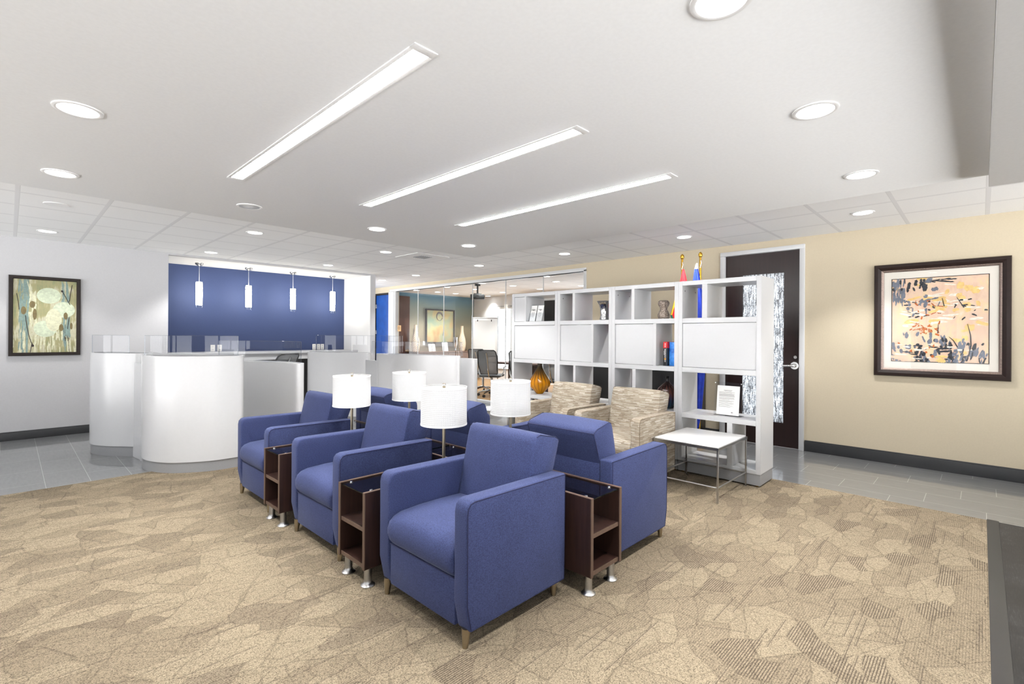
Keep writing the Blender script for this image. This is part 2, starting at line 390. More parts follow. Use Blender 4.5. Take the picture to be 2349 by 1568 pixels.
    def frame(s, w, h, prof, mi=0):
        """mitred frame around w x h facing -Y, centred; prof = (inset, depth) steps"""
        rings = [[(sx*(w/2-i), -d, sz*(h/2-i)) for sx, sz in ((-1, -1), (1, -1), (1, 1), (-1, 1))] for i, d in prof]
        return s.loft(rings+[rings[0]], mi, cap=False)

def crv(pts, n=6, closed=False):
    """Catmull-Rom through plan points"""
    P = [Vector((p[0], p[1], 0)) for p in pts]; N = len(P); out = []
    for i in range(N if closed else N-1):
        p0 = P[(i-1) % N] if (closed or i) else P[0]; p1 = P[i]; p2 = P[(i+1) % N]; p3 = P[(i+2) % N] if (closed or i+2 < N) else P[-1]
        for k in range(n):
            u = k/n
            out.append(.5*((2*p1)+(p2-p0)*u+(2*p0-5*p1+4*p2-p3)*u*u+(3*p1-p0-3*p2+p3)*u**3))
    if not closed: out.append(P[-1])
    return [(p.x, p.y) for p in out]

def obj(name, m, mats, parent=None, loc=None, label=None, sharp=38):
    me = bpy.data.meshes.new(name); bmesh.ops.remove_doubles(m.bm, verts=m.bm.verts[:], dist=1e-6)
    m.bm.to_mesh(me); m.bm.free()
    for p in me.polygons: p.use_smooth = True
    me.set_sharp_from_angle(angle=math.radians(sharp))
    for k in (mats if isinstance(mats, (list, tuple)) else [mats]): me.materials.append(MAT[k])
    o = bpy.data.objects.new(name, me); C.objects.link(o)
    if parent: o.parent = parent
    if loc: o.location = loc
    if label: o['label'] = label
    return o
def tag(o, label, cat, group=None, kind=None):
    if label: o['label'] = label
    if cat: o['category'] = cat
    if group: o['group'] = group
    if kind: o['kind'] = kind
    return o
def thing(name, label, cat, loc=(0, 0, 0), rz=0, group=None):
    o = bpy.data.objects.new(name, None); C.objects.link(o); o.empty_display_size = .1
    o.location = loc; o.rotation_euler = (0, 0, rz); return tag(o, label, cat, group)
def struct(name, m, mats, parent=None, sharp=30):
    o = obj(name, m, mats, parent, sharp=sharp)
    if not parent: o['kind'] = 'structure'
    return o
def sthing(name, loc=(0, 0, 0), rz=0):
    o = bpy.data.objects.new(name, None); C.objects.link(o); o.location = loc; o.rotation_euler = (0, 0, rz); o['kind'] = 'structure'; return o
def dup(root, loc, rz, label=None, group=None):
    r = root.copy(); C.objects.link(r); r.location = loc; r.rotation_euler = (0, 0, rz)
    if label: r['label'] = label
    if group: r['group'] = group
    for ch in list(root.children):
        c = ch.copy(); C.objects.link(c); c.parent = r
        for g in list(ch.children):
            d = g.copy(); C.objects.link(d); d.parent = c
    return r

# ------------------------------------------------------------------ camera
H = 1.38
th = math.radians(44.03); roll = math.atan2(13.64, 2229.7)
fw = Vector((math.cos(th), math.sin(th), 0)); rt = Vector((math.sin(th), -math.cos(th), 0)); up = Vector((0, 0, 1))
cx_ = rt*math.cos(roll)+up*math.sin(roll); cy_ = -rt*math.sin(roll)+up*math.cos(roll); cz_ = -fw
cam = bpy.data.cameras.new('camera'); co = bpy.data.objects.new('camera', cam); C.objects.link(co)
co.matrix_world = Matrix(((cx_.x, cy_.x, cz_.x, 0), (cx_.y, cy_.y, cz_.y, 0), (cx_.z, cy_.z, cz_.z, H), (0, 0, 0, 1)))
cam.sensor_width = 36; cam.sensor_fit = 'HORIZONTAL'; cam.lens = 1114.2/2349*36; cam.shift_y = -14.5/2349; cam.clip_start = .05
sc.camera = co

# ------------------------------------------------------------------ room
XW, YW, ZC, ZS = 6.74, 8.92, 2.61, 2.48           # beige wall, grey wall, tile ceiling, plain ceiling
XL, YB = -4.5, -3.8                               # window walls behind the camera
struct('floor', M().box((XL, YB, -.1), (XW+.06, 12.4, 0)), 'floor_tile')
struct('floor_carpet', M().box((XL+.02, -.034, 0), (5.15, 5.93, .008)), 'carpet')
struct('floor_dark', M().box((XL+.02, YB+.02, 0), (5.17, -.10, .006)), 'dark_floor')
struct('trim_1', M().box((XL+.02, -.10, 0), (5.17, -.034, .010), .003), 'base_black')
struct('trim_2', M().box((5.155, YB+.02, 0), (5.175, -.10, .008), .002), 'steel')
struct('floor_conference', M().box((XW+.06, 4.6, -.1), (10.75, 12.15, 0.004)), 'wood_floor')
struct('ceiling', M().box((XL, YB, ZC), (10.75, 12.4, ZC+.1)), 'ceiling_tile')
struct('ceiling_soffit', M().box((XL, -.03, ZS), (4.58, 5.17, ZC), .003), 'soffit_paint')
struct('ceiling_bulkhead', M().box((XL, YB, 2.40), (4.58, -.03, ZC), .003), 'soffit_paint')
# grey wall with the pantry niche
w = M(); w.box((XL, YW, 0), (1.68, YW+.12, ZC)); w.box((1.68, YW, 2.585), (5.09, YW+.12, ZC)); w.box((5.09, YW, 0), (5.2, 10.14, ZC))
struct('wall_left', w, 'grey_paint')
struct('wall_niche', M().box((1.0, 10.02, 0), (5.09, 10.14, 2.585)), 'blue_paint')
struct('wall_niche_side', M().box((.9, YW+.12, 0), (1.0, 10.14, 2.585)), 'white_paint')
struct('trim_jamb', M().box((5.08, YW+.002, 0), (5.09, 10.02, 2.585)), 'white_paint')
struct('ceiling_niche', M().box((.9, YW+.12, 2.585), (5.09, 10.14, ZC)), 'white_paint')
struct('wall_back', M().box((5.2, 12.3, 0), (XW, 12.4, ZC)), 'grey_paint')
# beige wall (pieces around the openings)
w = M()
for a, b, z0, z1 in ((YB, 1.58, 0, ZC), (1.58, 2.53, 2.49, ZC), (2.53, 4.80, 0, ZC), (4.80, 10.86, 2.50, ZC), (10.62, 10.88, 0, 2.5), (10.86, 11.6, 2.44, ZC), (11.6, 12.4, 0, ZC)):
    w.box((XW, a, z0), (XW+.12, b, z1))
struct('wall_right', w, 'beige_paint')
def baseboard(name, lo, hi):
    m = M().box(lo, hi, .003); return m
m = M().box((XW-.016, YB, 0), (XW, 1.545, .118), .002); m.box((XW-.011, YB, .113), (XW, 1.545, .132), .004)
struct('baseboard_right', m, 'base_black')
m = M().box((XL, YW-.016, 0), (1.68, YW, .098), .002); m.box((XL, YW-.011, .094), (1.68, YW, .112), .004)
struct('baseboard_left', m, 'base_black')
m = M().box((XW-.016, 2.57, 0), (XW, 4.75, .118), .002); struct('baseboard_right_far', m, 'base_black')
# conference room shell
struct('wall_conference', M().box((XW+.12, 12.0, 0), (10.6, 12.1, ZC)), 'grasscloth')
w = M()
for a, b, z0, z1 in ((4.6, 6.3, 0, ZC), (6.3, 7.9, 2.3, ZC), (6.3, 7.9, 0, .3), (7.9, 9.6, 0, ZC), (9.6, 10.95, 2.30, ZC), (9.6, 10.95, 0, .3), (10.95, 12.1, 0, ZC)):
    w.box((10.6, a, z0), (10.72, b, z1))
struct('wall_conference_far', w, 'white_paint')
struct('wall_conference_near', M().box((XW+.12, 4.6, 0), (10.6, 4.72, ZC)), 'white_paint')
# windows of the conference room
def win(name, y0, y1):
    r = sthing(name, (10.6, y0, 0)); W = y1-y0
    m = M()
    for a in (0, W/2-.03, W-.06): m.box((-.01, a, .3), (.05, a+.06, 2.3), .004)
    m.box((-.01, 0, .3), (.05, W, .36), .004); m.box((-.01, 0, 2.24), (.05, W, 2.3), .004)
    obj('window_frame', m, 'trim_grey', r)
    m = M()
    for i in range(34): m.box((-.05, .03, 2.18-i*.055), (-.02, W-.03, 2.183-i*.055))
    m.box((-.06, .02, 2.2), (-.01, W-.02, 2.26), .004)
    obj('blind', m, 'white_plastic', r)
win('window_2', 9.6, 10.95); win('window_3', 6.3, 7.9)
# window walls behind the camera
def glazing(name, horiz):
    r = sthing(name); m = M(); L0, L1 = (YB, YW) if not horiz else (XL, XW)
    p = lambda a, b, z0, z1: m.box((XL-.1, a, z0), (XL, b, z1)) if not horiz else m.box((a, YB-.1, z0), (b, YB, z1))
    n = 8
    for i in range(n+1):
        a = L0+(L1-L0)*i/n; hw = .07 if horiz else (.12 if a > 4 else .48); p(a-hw, a+hw, 0, ZC)  # unseen left wall: pier widths shaped to steer light towards the far ceiling
    p(L0, L1, 0, .12); p(L0, L1, 2.42, ZC)
    obj('window_frame', m, 'trim_grey', r)
glazing('window_4', False); glazing('window_5', True)

# glass partition in the beige wall
r = sthing('window_1', (XW, 0, 0))
m = M().box((-.012, 4.78, 2.475), (.07, 10.86, 2.535), .003); m.box((-.012, 4.78, 0), (.07, 4.835, 2.5), .003); m.box((-.012, 4.78, 0), (.07, 10.62, .06), .003)
obj('partition_frame', m, 'trim_grey', r)
m = M().box((-.005, 4.83, 2.462), (.03, 10.6, 2.475)); obj('head_channel', m, 'black_plastic', r)
m = M().box((-.03, 10.62, 0), (.09, 10.88, 2.47), .004); m.box((-.035, 10.545, 0), (.06, 10.60, 2.47), .004); obj('partition_post', m, 'trim_grey', r)
m = M().box((-.02, 10.60, 0), (.05, 10.62, 2.47)); obj('post_gap', m, 'black_plastic', r)
ys = [4.835, 5.747, 6.709, 7.689, 8.661, 9.647, 10.545]
for a, b in zip(ys, ys[1:]):
    obj('pane', M().box((.012, a+.006, .06), (.024, b-.006, 2.465)), 'pane_glass', r)
m = M()
for a in ys[1:-1]: m.box((.010, a-.007, .06), (.026, a+.007, 2.465))
obj('pane_joint', m, 'trim_grey', r)

# entrance door with rippled glass
r = sthing('door_1', (XW, 0, 0))
m = M()
for lo, hi in (((-.03, 1.55, 0), (.13, 1.605, 2.465)), ((-.03, 2.505, 0), (.13, 2.56, 2.465)), ((-.03, 1.55, 2.465), (.13, 2.56, 2.52))): m.box(lo, hi, .004)
obj('door_frame', m, 'trim_grey', r)
m = M()
for lo, hi in (((.03, 1.605, .002), (.075, 1.79, 2.466)), ((.03, 2.285, .002), (.075, 2.505, 2.466)), ((.03, 1.79, .002), (.075, 2.285, .30)), ((.03, 1.79, 2.197), (.075, 2.285, 2.466))): m.box(lo, hi)
lf = obj('door_leaf', m, 'door_wood', r)
obj('glass_lite', M().box((.045, 1.79, .30), (.055, 2.285, 2.197)), 'rain_glass', r)
m = M().cyl((.03, 1.665, 1.03), (.018, 1.665, 1.03), .048, .046, 28); m.cyl((.02, 1.665, 1.03), (-.03, 1.665, 1.03), .024, .018, 20)
m.tube([(-.03, 1.665, 1.03), (-.042, 1.68, 1.03), (-.044, 1.72, 1.028), (-.042, 1.785, 1.026)], [.017, .016, .014, .012], 12)
obj('door_handle', m, 'chrome', lf)
m = M().cyl((.03, 1.655, 1.135), (.014, 1.655, 1.135), .021, .019, 20); m.cyl((.016, 1.655, 1.135), (.008, 1.655, 1.135), .009, .009, 12)
obj('door_lock', m, 'chrome', lf)

# blue door at the far end of the beige wall
r = sthing('door_2', (XW, 0, 0))
m = M().box((-.02, 11.56, 0), (.1, 11.62, 2.46), .003); m.box((-.02, 10.87, 2.415), (.1, 11.62, 2.46), .003); obj('door_frame', m, 'frame_brown', r)
lf = obj('door_leaf', M().box((.01, 10.89, .01), (.055, 11.53, 2.412), .003), 'door_blue', r)
for z in (.35, 1.45, 2.13): obj('hinge', M().box((-.006, 11.50, z-.05), (.02, 11.56, z+.05), .003), 'steel', lf)

# door in the conference room, against the grasscloth
r = sthing('door_3', (7.25, 11.95, 0))
lf = obj('door_leaf', M().box((0, -.02, .01), (.82, .03, 2.50), .003), 'table_wood', r)
m = M().cyl((.75, -.02, .93), (.75, -.035, .93), .045, .045, 20); m.cyl((.75, -.03, .93), (.75, -.07, .93), .02, .02, 14); m.tube([(.75, -.07, .93), (.70, -.08, .93), (.63, -.075, .925)], .013, 10)
obj('door_handle', m, 'brass', lf)

# ------------------------------------------------------------------ lights in the ceiling
NUM = ['first', 'second', 'third', 'fourth', 'fifth', 'sixth']
def make_downlight(z):
    t = thing('downlight', '', 'ceiling light')
    m = M().lathe([(.098, 0), (.098, -.005), (.088, -.008), (.080, -.006), (.078, .0), (.098, 0)], n=36); obj('trim_ring', m, 'white_paint', t)
    m = M().lathe([(.001, -.003), (.079, -.003), (.079, -.001), (.001, -.001)], n=32); obj('lens', m, 'lamp_white', t)
    return t
first = None
def downlight(x, y, z, label, group, power=80, spot=104):
    global first
    if first is None: first = make_downlight(z); first.location = (x, y, z); o = first; o['label'] = label; o['group'] = group
    else: o = dup(first, (x, y, z), 0, label, group)
    if power:
        l = bpy.data.lights.new('downlight_beam', 'SPOT'); l.energy = power; l.spot_size = math.radians(spot); l.spot_blend = .45; l.shadow_soft_size = .07; l.color = (1, .985, .965)
        lo = bpy.data.objects.new('downlight_beam', l); C.objects.link(lo); lo.parent = o; lo.location = (0, 0, -.02)
    return o
GT, GS, GC = 'downlights in the tiled ceiling', 'downlights in the plain ceiling', 'downlights in the conference room'
for x, y, lab in ((.314, 8.142, 'lit round downlight in the tiled ceiling right above the green painting'),
                  (2.063, 6.337, 'lit round downlight in the tiled ceiling, above the front counter at left'),
                  (2.11, 8.374, 'lit round downlight in the tiled ceiling, near the left corner of the blue niche'),
                  (3.873, 6.357, 'lit round downlight in the tiled ceiling, just left of the square air vent'),
                  (3.92, 8.329, 'lit round downlight in the tiled ceiling, in front of the rightmost pendants'),
                  (5.80, 8.365, 'small round downlight above the corridor, the second nearest the blue door'),
                  (5.81, 9.676, 'small round downlight above the corridor, the one nearest the blue door'),
                  (5.738, 6.362, 'round downlight in the tiled ceiling in front of the glass partition'),
                  (5.76, 4.487, 'round downlight in the tiled ceiling above the right end of the glass partition'),
                  (5.776, 2.644, 'round downlight in the tiled ceiling above the two flags'),
                  (5.83, .846, 'round downlight in the tiled ceiling beside the peach painting')):
    downlight(x, y, ZC, lab, GT)
for x, y, lab in ((.23, 3.204, 'large bright downlight in the plain ceiling, upper one of two at far left'),
                  (.238, 4.57, 'bright downlight in the plain ceiling, lower one of two at far left'),
                  (2.652, 4.525, 'downlight in the plain ceiling left of the farthest linear light'),
                  (3.906, 4.525, 'downlight in the plain ceiling at its far corner, above the bookcase end'),
                  (2.709, .584, 'large bright downlight in the plain ceiling at upper right'),
                  (3.984, .589, 'downlight in the plain ceiling at right, nearer the peach painting'),
                  (1.612, .616, 'downlight in the plain ceiling cut by the top edge of the picture')):
    downlight(x, y, ZS, lab, GS)
# two lamps that are off: open reflectors
def dark_can(x, y, z, label, mat, group):
    t = thing('downlight', label, 'ceiling light', (x, y, z), 0, group)
    obj('trim_ring', M().lathe([(.098, 0), (.098, -.005), (.088, -.008), (.080, -.006), (.078, .0), (.098, 0)], n=36), 'white_paint', t)
    obj('reflector', M().lathe([(.080, -.0055), (.074, -.003), (.03, -.0015), (.001, -.001), (.001, -.0005), (.079, -.0005)], n=32), mat, t)
dark_can(1.432, 4.541, ZS, 'unlit round downlight in the plain ceiling with a grey metal reflector', 'steel', GS)
dark_can(.311, 6.373, ZC, 'unlit round downlight in the tiled ceiling at far left, with a pale reflector', 'white_paint', GT)
rows = {'row nearest the glass': [(7.735, 9.797), (7.732, 8.468), (7.694, 6.466)], 'middle row': [(8.453, 11.12), (8.613, 9.684), (8.612, 8.306), (8.58, 6.92)],
        'row nearest the windows': [(9.116, 11.134), (10.37, 11.075), (9.715, 9.772), (9.682, 8.35), (9.678, 7.014)]}
for rn, pts in rows.items():
    for i, (x, y) in enumerate(pts): downlight(x, y, ZC, 'conference room downlight behind the glass, %s, %s from the left' % (rn, NUM[i]), GC, 85 if i != 1 else 0, 120)
downlight(7.74, 11.139, ZC, 'conference room downlight behind the glass, above the dark wood door', GC, 0)

def make_linear(label):
    t = thing('linear_light', label, 'ceiling light', group='long linear lights')
    m = M(); 
    for lo, hi in (((-.055, -1.14, -.006), (-.036, 1.14, 0)), ((.036, -1.14, -.006), (.055, 1.14, 0)), ((-.055, -1.14, -.006), (.055, -1.10, 0)), ((-.055, 1.10, -.006), (.055, 1.14, 0))): m.box(lo, hi, .002)
    obj('trim_frame', m, 'white_paint', t)
    obj('lens', M().box((-.036, -1.10, -.003), (.036, 1.10, -.001)), 'linear_lens', t)
    return t
L = make_linear('long linear ceiling light, the nearest and largest of three'); L.location = (1.107, 2.673, ZS)
dup(L, (2.107, 2.66, ZS), 0, 'long linear ceiling light, the middle one of three')
dup(L, (3.13, 2.643, ZS), 0, 'long linear ceiling light, the farthest and shortest looking of three')

# ceiling vent
t = thing('ceiling_vent', 'square air diffuser in the tiled ceiling beyond the plain ceiling corner', 'air vent', (4.51, 6.33, ZC))
m = M()
def vent_ring(m, a, b, z0, z1):
    m.loft([[(-a, -a, z0), (a, -a, z0), (a, a, z0), (-a, a, z0)], [(-b, -b, z1), (b, -b, z1), (b, b, z1), (-b, b, z1)]], cap=False)
vent_ring(m, .30, .30, 0, -.008); vent_ring(m, .30, .25, -.008, -.012); vent_ring(m, .25, .12, -.012, -.004); m.box((-.25, -.25, -.003), (.25, .25, -.001))
obj('vent_frame', m, 'white_paint', t)
m = M()
for i in range(6):
    a = -.095+i*.038; m.box((a, -.11, -.010), (a+.008, .11, -.003))
obj('louvre', m, 'grey_plinth', t)

# ------------------------------------------------------------------ lounge chairs
def make_chair(name, fab, seam, label, group):
    t = thing(name, label, 'armchair', group=group)
    W = .355
    for s in (-1, 1):
        y0, y1 = (s*.265, s*W) if s > 0 else (s*W, s*.265)
        prof = [(-.322, .075), (.34, .075), (.345, .642), (-.30, .650), (-.325, .643), (-.341, .625), (-.347, .595), (-.347, .20)]
        m = M().prism(prof, 'y', y0, y1, .012, 3)
        yo = s*(W-.001); xs = [(-.318, .085), (-.341, .20), (-.341, .595), (-.336, .620), (-.322, .638), (-.30, .644), (.338, .636), (.333, .085)]
        m.tube([(x, yo, z) for x, z in xs], .003, 6, 1, closed=True)
        obj('armrest', m, [fab, seam], t, sharp=50)
    # seat cushion
    P = [(-.335, .293), (-.352, .315), (-.362, .345), (-.362, .375), (-.350, .408), (-.325, .430), (-.28, .444), (-.15, .452), (0, .452), (.17, .446), (.20, .43), (.20, .31), (.18, .293)]
    cx, cz = -.08, .37; secs = []
    for y in (-.264, -.262, -.250, -.22, -.14, 0, .14, .22, .250, .262, .264):
        q = abs(y)/.264; k = .06 if q > .998 else (.025 if q > .99 else (.006 if q > .94 else 0))
        secs.append([(x+(cx-x)*k, y, z+(cz-z)*k*2.0+(.016*(1-q*q) if z > .40 else 0)) for x, z in P])
    obj('seat', M().loft(secs), fab, t, sharp=60)
    m = M().box((-.338, -.264, .078), (.30, .264, .292), .008, 2); m.tube([(-.339, -.262, .290), (-.339, .262, .290)], .003, 6, 1)
    obj('front_panel', m, [fab, seam], t)
    m = M().box((.30, -.264, .078), (.338, .264, .63), .006, 2); obj('back_panel', m, fab, t)
    # leaning back cushion
    P = [(.115, .43), (.128, .50), (.150, .60), (.176, .72), (.196, .80), (.208, .832), (.226, .846), (.25, .846), (.365, .818), (.392, .806), (.398, .79), (.386, .755), (.362, .68), (.343, .625), (.30, .50), (.29, .43)]
    cx, cz = .27, .64; secs = []
    for y in (-.266, -.263, -.252, -.225, -.14, 0, .14, .225, .252, .263, .266):
        q = abs(y)/.266; k = .07 if q > .998 else (.028 if q > .985 else (.008 if q > .94 else 0))
        secs.append([(x+(cx-x)*k-(.018*(1-q*q) if i < 6 else 0), y, z+(cz-z)*k*.6+(.006*(1-q*q) if 5 < i < 9 else 0)) for i, (x, z) in enumerate(P)])
    m = M().loft(secs)
    m.tube([(.343, -.262, .64), (.366, -.264, .70), (.396, -.262, .793), (.396, .262, .793), (.366, .264, .70), (.343, .262, .64)], .0032, 6, 1)
    m.tube([(.396, -.262, .796), (.37, -.264, .817), (.24, -.264, .846), (.214, -.262, .836)], .0022, 6, 1); m.tube([(.396, .262, .796), (.37, .264, .817), (.24, .264, .846), (.214, .262, .836)], .0022, 6, 1)
    obj('backrest', m, [fab, seam], t, sharp=60)
    for x, y in ((-.315, -.318), (-.315, .318), (.285, -.318), (.285, .318)):
        obj('leg', M().cyl((x*1.02, y, .0), (x, y, .085), .013, .022, 18), 'champagne', t)
    return t
AX, BX = 1.72, 2.79
AY = [1.945, 3.115, 4.265]; BY = [1.90, 3.04, 4.21]
GB = 'navy armchairs back to back'
ch = make_chair('armchair', 'blue_fabric', 'blue_seam', 'navy blue armchair in front, nearest the camera, facing left', GB); ch.location = (AX, AY[0], .008)
dup(ch, (AX, AY[1], .008), 0, 'navy blue armchair facing left, the middle one of its row between two side tables')
dup(ch, (AX, AY[2], .008), 0, 'navy blue armchair facing left, farthest in its row beside the white reception desk')
dup(ch, (BX, BY[0], .008), PI, 'navy blue armchair seen from behind at right, facing the white bookcase')
dup(ch, (BX, BY[1], .008), PI, 'navy blue armchair seen from behind, half hidden by the nearest table lamp')
dup(ch, (BX, BY[2], .008), PI, 'navy blue armchair seen from behind, farthest, beside the leftmost table lamp')
GTN = 'tan armchairs along the bookcase'
tc = make_chair('armchair', 'tan_fabric', 'tan_seam', 'tan striped armchair along the bookcase, the nearer one beside the white table', GTN); tc.location = (4.17, 2.497, .008)
dup(tc, (4.17, 3.29, .008), 0, 'tan striped armchair along the bookcase, the farther one near the amber vase')

# ------------------------------------------------------------------ side tables
def make_table(Lx, label, group):
    t = thing('side_table', label, 'side table', group=group); h = Lx/2
    for s in (-1, 1):
        y0, y1 = sorted((s*.128, s*.148))
        m = M().box((-h+.004, y0, .105), (h-.004, y1, .520), .0015, 1); m.box((-h, y0-.0005, .105), (-h+.004, y1+.0005, .5205), 0, 1, 1); m.box((h-.004, y0-.0005, .105), (h, y1+.0005, .5205), 0, 1, 1)
        m.box((-h, y0, .5195), (h, y1, .5212), 0, 1, 1)
        obj('side_panel', m, ['espresso', 'espresso_edge'], t)
    for nm, z0, z1 in (('bottom_panel', .108, .130), ('shelf', .305, .327)):
        m = M().box((-h+.012, -.128, z0), (h-.004, .128, z1)); m.box((-h+.008, -.128, z0), (-h+.012, .128, z1), 0, 1, 1)
        obj(nm, m, ['espresso', 'espresso_edge'], t)
    obj('back_panel', M().box((h-.022, -.128, .130), (h-.006, .128, .485)), 'espresso', t)
    m = M().box((-h+.01, -.126, .508), (h-.01, .126, .514)); m.box((-h+.008, -.126, .508), (-h+.010, .126, .514), 0, 1, 1); obj('glass_top', m, ['table_glass', 'glass_edge'], t)
    for x in (-h+.06, h-.06):
        for y in (-.112, .112):
            obj('glass_clip', M().cyl((x, y, .514), (x, y, .521), .010, .008, 14), 'chrome', t)
    for x in (-h+.045, h-.045):
        for y in (-.108, .108):
            obj('leg', M().lathe([(.038, 0), (.038, .004), (.030, .010), (.023, .018), (.021, .03), (.021, .108)], (x, y), 20), 'steel', t)
    return t
GST = 'dark wood side tables with glass tops'
st = make_table(.75, 'dark wood side table with open shelves between the first and second left-facing navy armchairs', GST); st.location = (1.702, 2.524, .008)
dup(st, (1.702, 3.708, .008), 0, 'dark wood side table with open shelves between the second and third left-facing navy armchairs')
dup(st, (2.80, 2.515, .008), PI, 'dark wood side table between the backs-to-us navy armchairs, under the rightmost lamp')
dup(st, (2.80, 3.70, .008), PI, 'dark wood side table between the far navy armchairs, under the farthest lamp')
ls = make_table(1.515, 'long dark wood table behind the nearest navy armchair, its open end facing right', GST); ls.location = (2.262, 2.217, .008); ls.rotation_euler.z = PI/2
dup(ls, (2.262, 3.735, .008), PI/2, 'long dark wood table in the middle between the far navy armchairs, mostly hidden')

# ------------------------------------------------------------------ table lamps
def make_lamp(label):
    t = thing('table_lamp', label, 'lamp', group='white table lamps')
    obj('base', M().lathe([(.001, 0), (.075, 0), (.075, .008), (.070, .012), (.016, .016), (.012, .03), (.001, .03)], n=32), 'steel', t)
    obj('pole', M().cyl((0, 0, .025), (0, 0, .545), .0105, .0105, 18), 'champagne', t)
    o = M().lathe([(.150, .278), (.150, .290), (.1495, .292), (.1478, .512), (.1475, .522), (.1445, .522), (.147, .278), (.150, .278)], n=72)
    sh = obj('lamp_shade', o, 'shade_white', t)
    m = M()
    m.lathe([(.1512, .277), (.1512, .287), (.1495, .287), (.1495, .277), (.1512, .277)], n=64); obj('shade_rim', m, 'shade_trim', sh); m = M()
    m.lathe([(.1490, .514), (.1490, .524), (.1465, .524), (.1465, .514), (.1490, .514)], n=64)
    obj('shade_rim', m, 'shade_trim', sh)
    m = M()
    for a in (0.3, 0.3+2*PI/3, 0.3+4*PI/3): m.tube([(0, 0, .512), (.146*math.cos(a), .146*math.sin(a), .512)], .0025, 6)
    obj('shade_spider', m, 'chrome', t)
    obj('finial', M().lathe([(.001, .510), (.008, .512), (.006, .522), (.011, .528), (.013, .535), (.010, .543), (.001, .547)], n=18), 'chrome', t)
    return t
LZ = .5225
lp = make_lamp('white drum shade table lamp, nearest and largest, on the side table behind the front armchair'); lp.location = (1.972, 2.520, LZ)
dup(lp, (1.952, 3.708, LZ), .4, 'white drum shade table lamp, leftmost of the four, beside the far left-facing armchair')
dup(lp, (2.590, 2.515, LZ), .8, 'white drum shade table lamp, rightmost of the four, in front of the bookcase')
dup(lp, (2.505, 3.705, LZ), 1.2, 'white drum shade table lamp, farthest of the four, in front of the white desk')

# ------------------------------------------------------------------ white coffee tables
def make_coffee(label):
    t = thing('coffee_table', label, 'table', group='white low tables'); X, Y = .343, .293
    obj('tabletop', M().box((-X+.012, -Y+.012, .448), (X-.012, Y-.012, .466), .004), 'table_white', t)
    m = M()
    for lo, hi in (((-X, -Y, .432), (X, -Y+.012, .456)), ((-X, Y-.012, .432), (X, Y, .456)), ((-X, -Y, .432), (-X+.012, Y, .456)), ((X-.012, -Y, .432), (X, Y, .456))): m.box(lo, hi, .001, 1)
    m.box((-X, -Y, .444), (X, Y, .448))
    obj('top_frame', m, 'steel', t)
    for x in (-X+.01, X-.01):
        for y in (-Y+.01, Y-.01): obj('leg', M().box((x-.007, y-.007, 0), (x+.007, y+.007, .435), .001, 1), 'steel', t)
    m = M(); a, b = X-.01, Y-.01
    for p, q in (((-a, -b), (a, -b)), ((a, -b), (a, b)), ((a, b), (-a, b)), ((-a, b), (-a, -b))): m.cyl((p[0], p[1], .125), (q[0], q[1], .125), .006, .006, 8)
    obj('stretcher', m, 'steel', t)
    return t
ct = make_coffee('low white table with thin metal legs in front of the right end of the bookcase'); ct.location = (4.395, 1.842, .008)
dup(ct, (4.395, 4.27, .008), 0, 'low white table with thin metal legs at the far end of the tan armchairs')

# ------------------------------------------------------------------ bookcases
D = .376
def bookcase(y0, label, W, dividers, panels, end=False):
    """W width; dividers: (row, ya, yb) in local y; panels: (row, ya, yb) closed fronts"""
    t = thing('bookcase', label, 'bookcase', (4.753, y0, .008), 0, 'white bookcase units')
    a = .042
    obj('side_panel', M().box((0, 0, .115), (D, a, 1.935), .002, 1), 'white_gloss', t)
    obj('side_panel', M().box((0, W-a, .115), (D, W, 1.935), .002, 1), 'white_gloss', t)
    obj('top_panel', M().box((0, a, 1.890), (D, W-a, 1.935), .002, 1), 'white_gloss', t)
    obj('bottom_panel', M().box((0, a, .115), (D, W-a, .152), .002, 1), 'white_gloss', t)
    rows = {1: (1.560, 1.890), 2: (1.065, 1.510), 3: (.602, 1.015), 4: (.152, .555)}
    for z0, z1 in ((1.510, 1.560), (1.015, 1.065), (.555, .602)): obj('shelf', M().box((0, a, z0), (D, W-a, z1), .002, 1), 'white_gloss', t)
    for rw, ya, yb in dividers: obj('divider', M().box((0, ya, rows[rw][0]), (D, yb, rows[rw][1]), .0015, 1), 'white_gloss', t)
    for rw, ya, yb in panels: obj('front_panel', M().box((.012, ya+.002, rows[rw][0]+.003), (.030, yb-.002, rows[rw][1]-.003), .0015, 1), 'white_gloss', t)
    obj('plinth', M().box((.006, .004, .012), (D-.006, W-.004, .115), .001, 1), 'grey_plinth', t)
    for x, y in ((.04, .04), (D-.04, .04), (.04, W-.04), (D-.04, W-.04)): obj('foot', M().cyl((x, y, 0), (x, y, .012), .018, .018, 12), 'brass', t)
    m = M()
    for rw, y in ((1, W-a-.0005),):
        for x in (.06, .31): m.cyl((x, y, 1.84), (x, y-.002, 1.84), .006, .006, 10)
    obj('screw_hole', m, 'dark_work', t)
    return t
W = .789
bookcase(1.442, 'white open bookcase unit at the right end, next to the dark door', W, [(1, .494, .546), (4, .250, .298)], [(2, .042, W-.042)])
bookcase(1.442+W, 'white bookcase unit, second from the right, with the red and black book', W, [(1, .504, .540), (2, .244, .280), (3, .484, .526)], [(2, .280, W-.042)])
bookcase(1.442+2*W, 'white bookcase unit, third from the right, with the silver vase', W, [(1, .520, .557), (2, .252, .282), (3, .506, .540)], [(2, .282, W-.042)])
bookcase(1.442+3*W, 'white bookcase unit at the left end, with the brochure holder and amber vase', W, [(1, .532, .562)], [(2, .042, W-.042), (1, .562, W-.042)])
tag(obj('cabinet', M().box((6.38, 2.75, .0), (6.72, 4.72, 1.05), .004), 'black_lam'), 'black low cabinet against the beige wall, seen through the bookcase openings', 'cabinet')

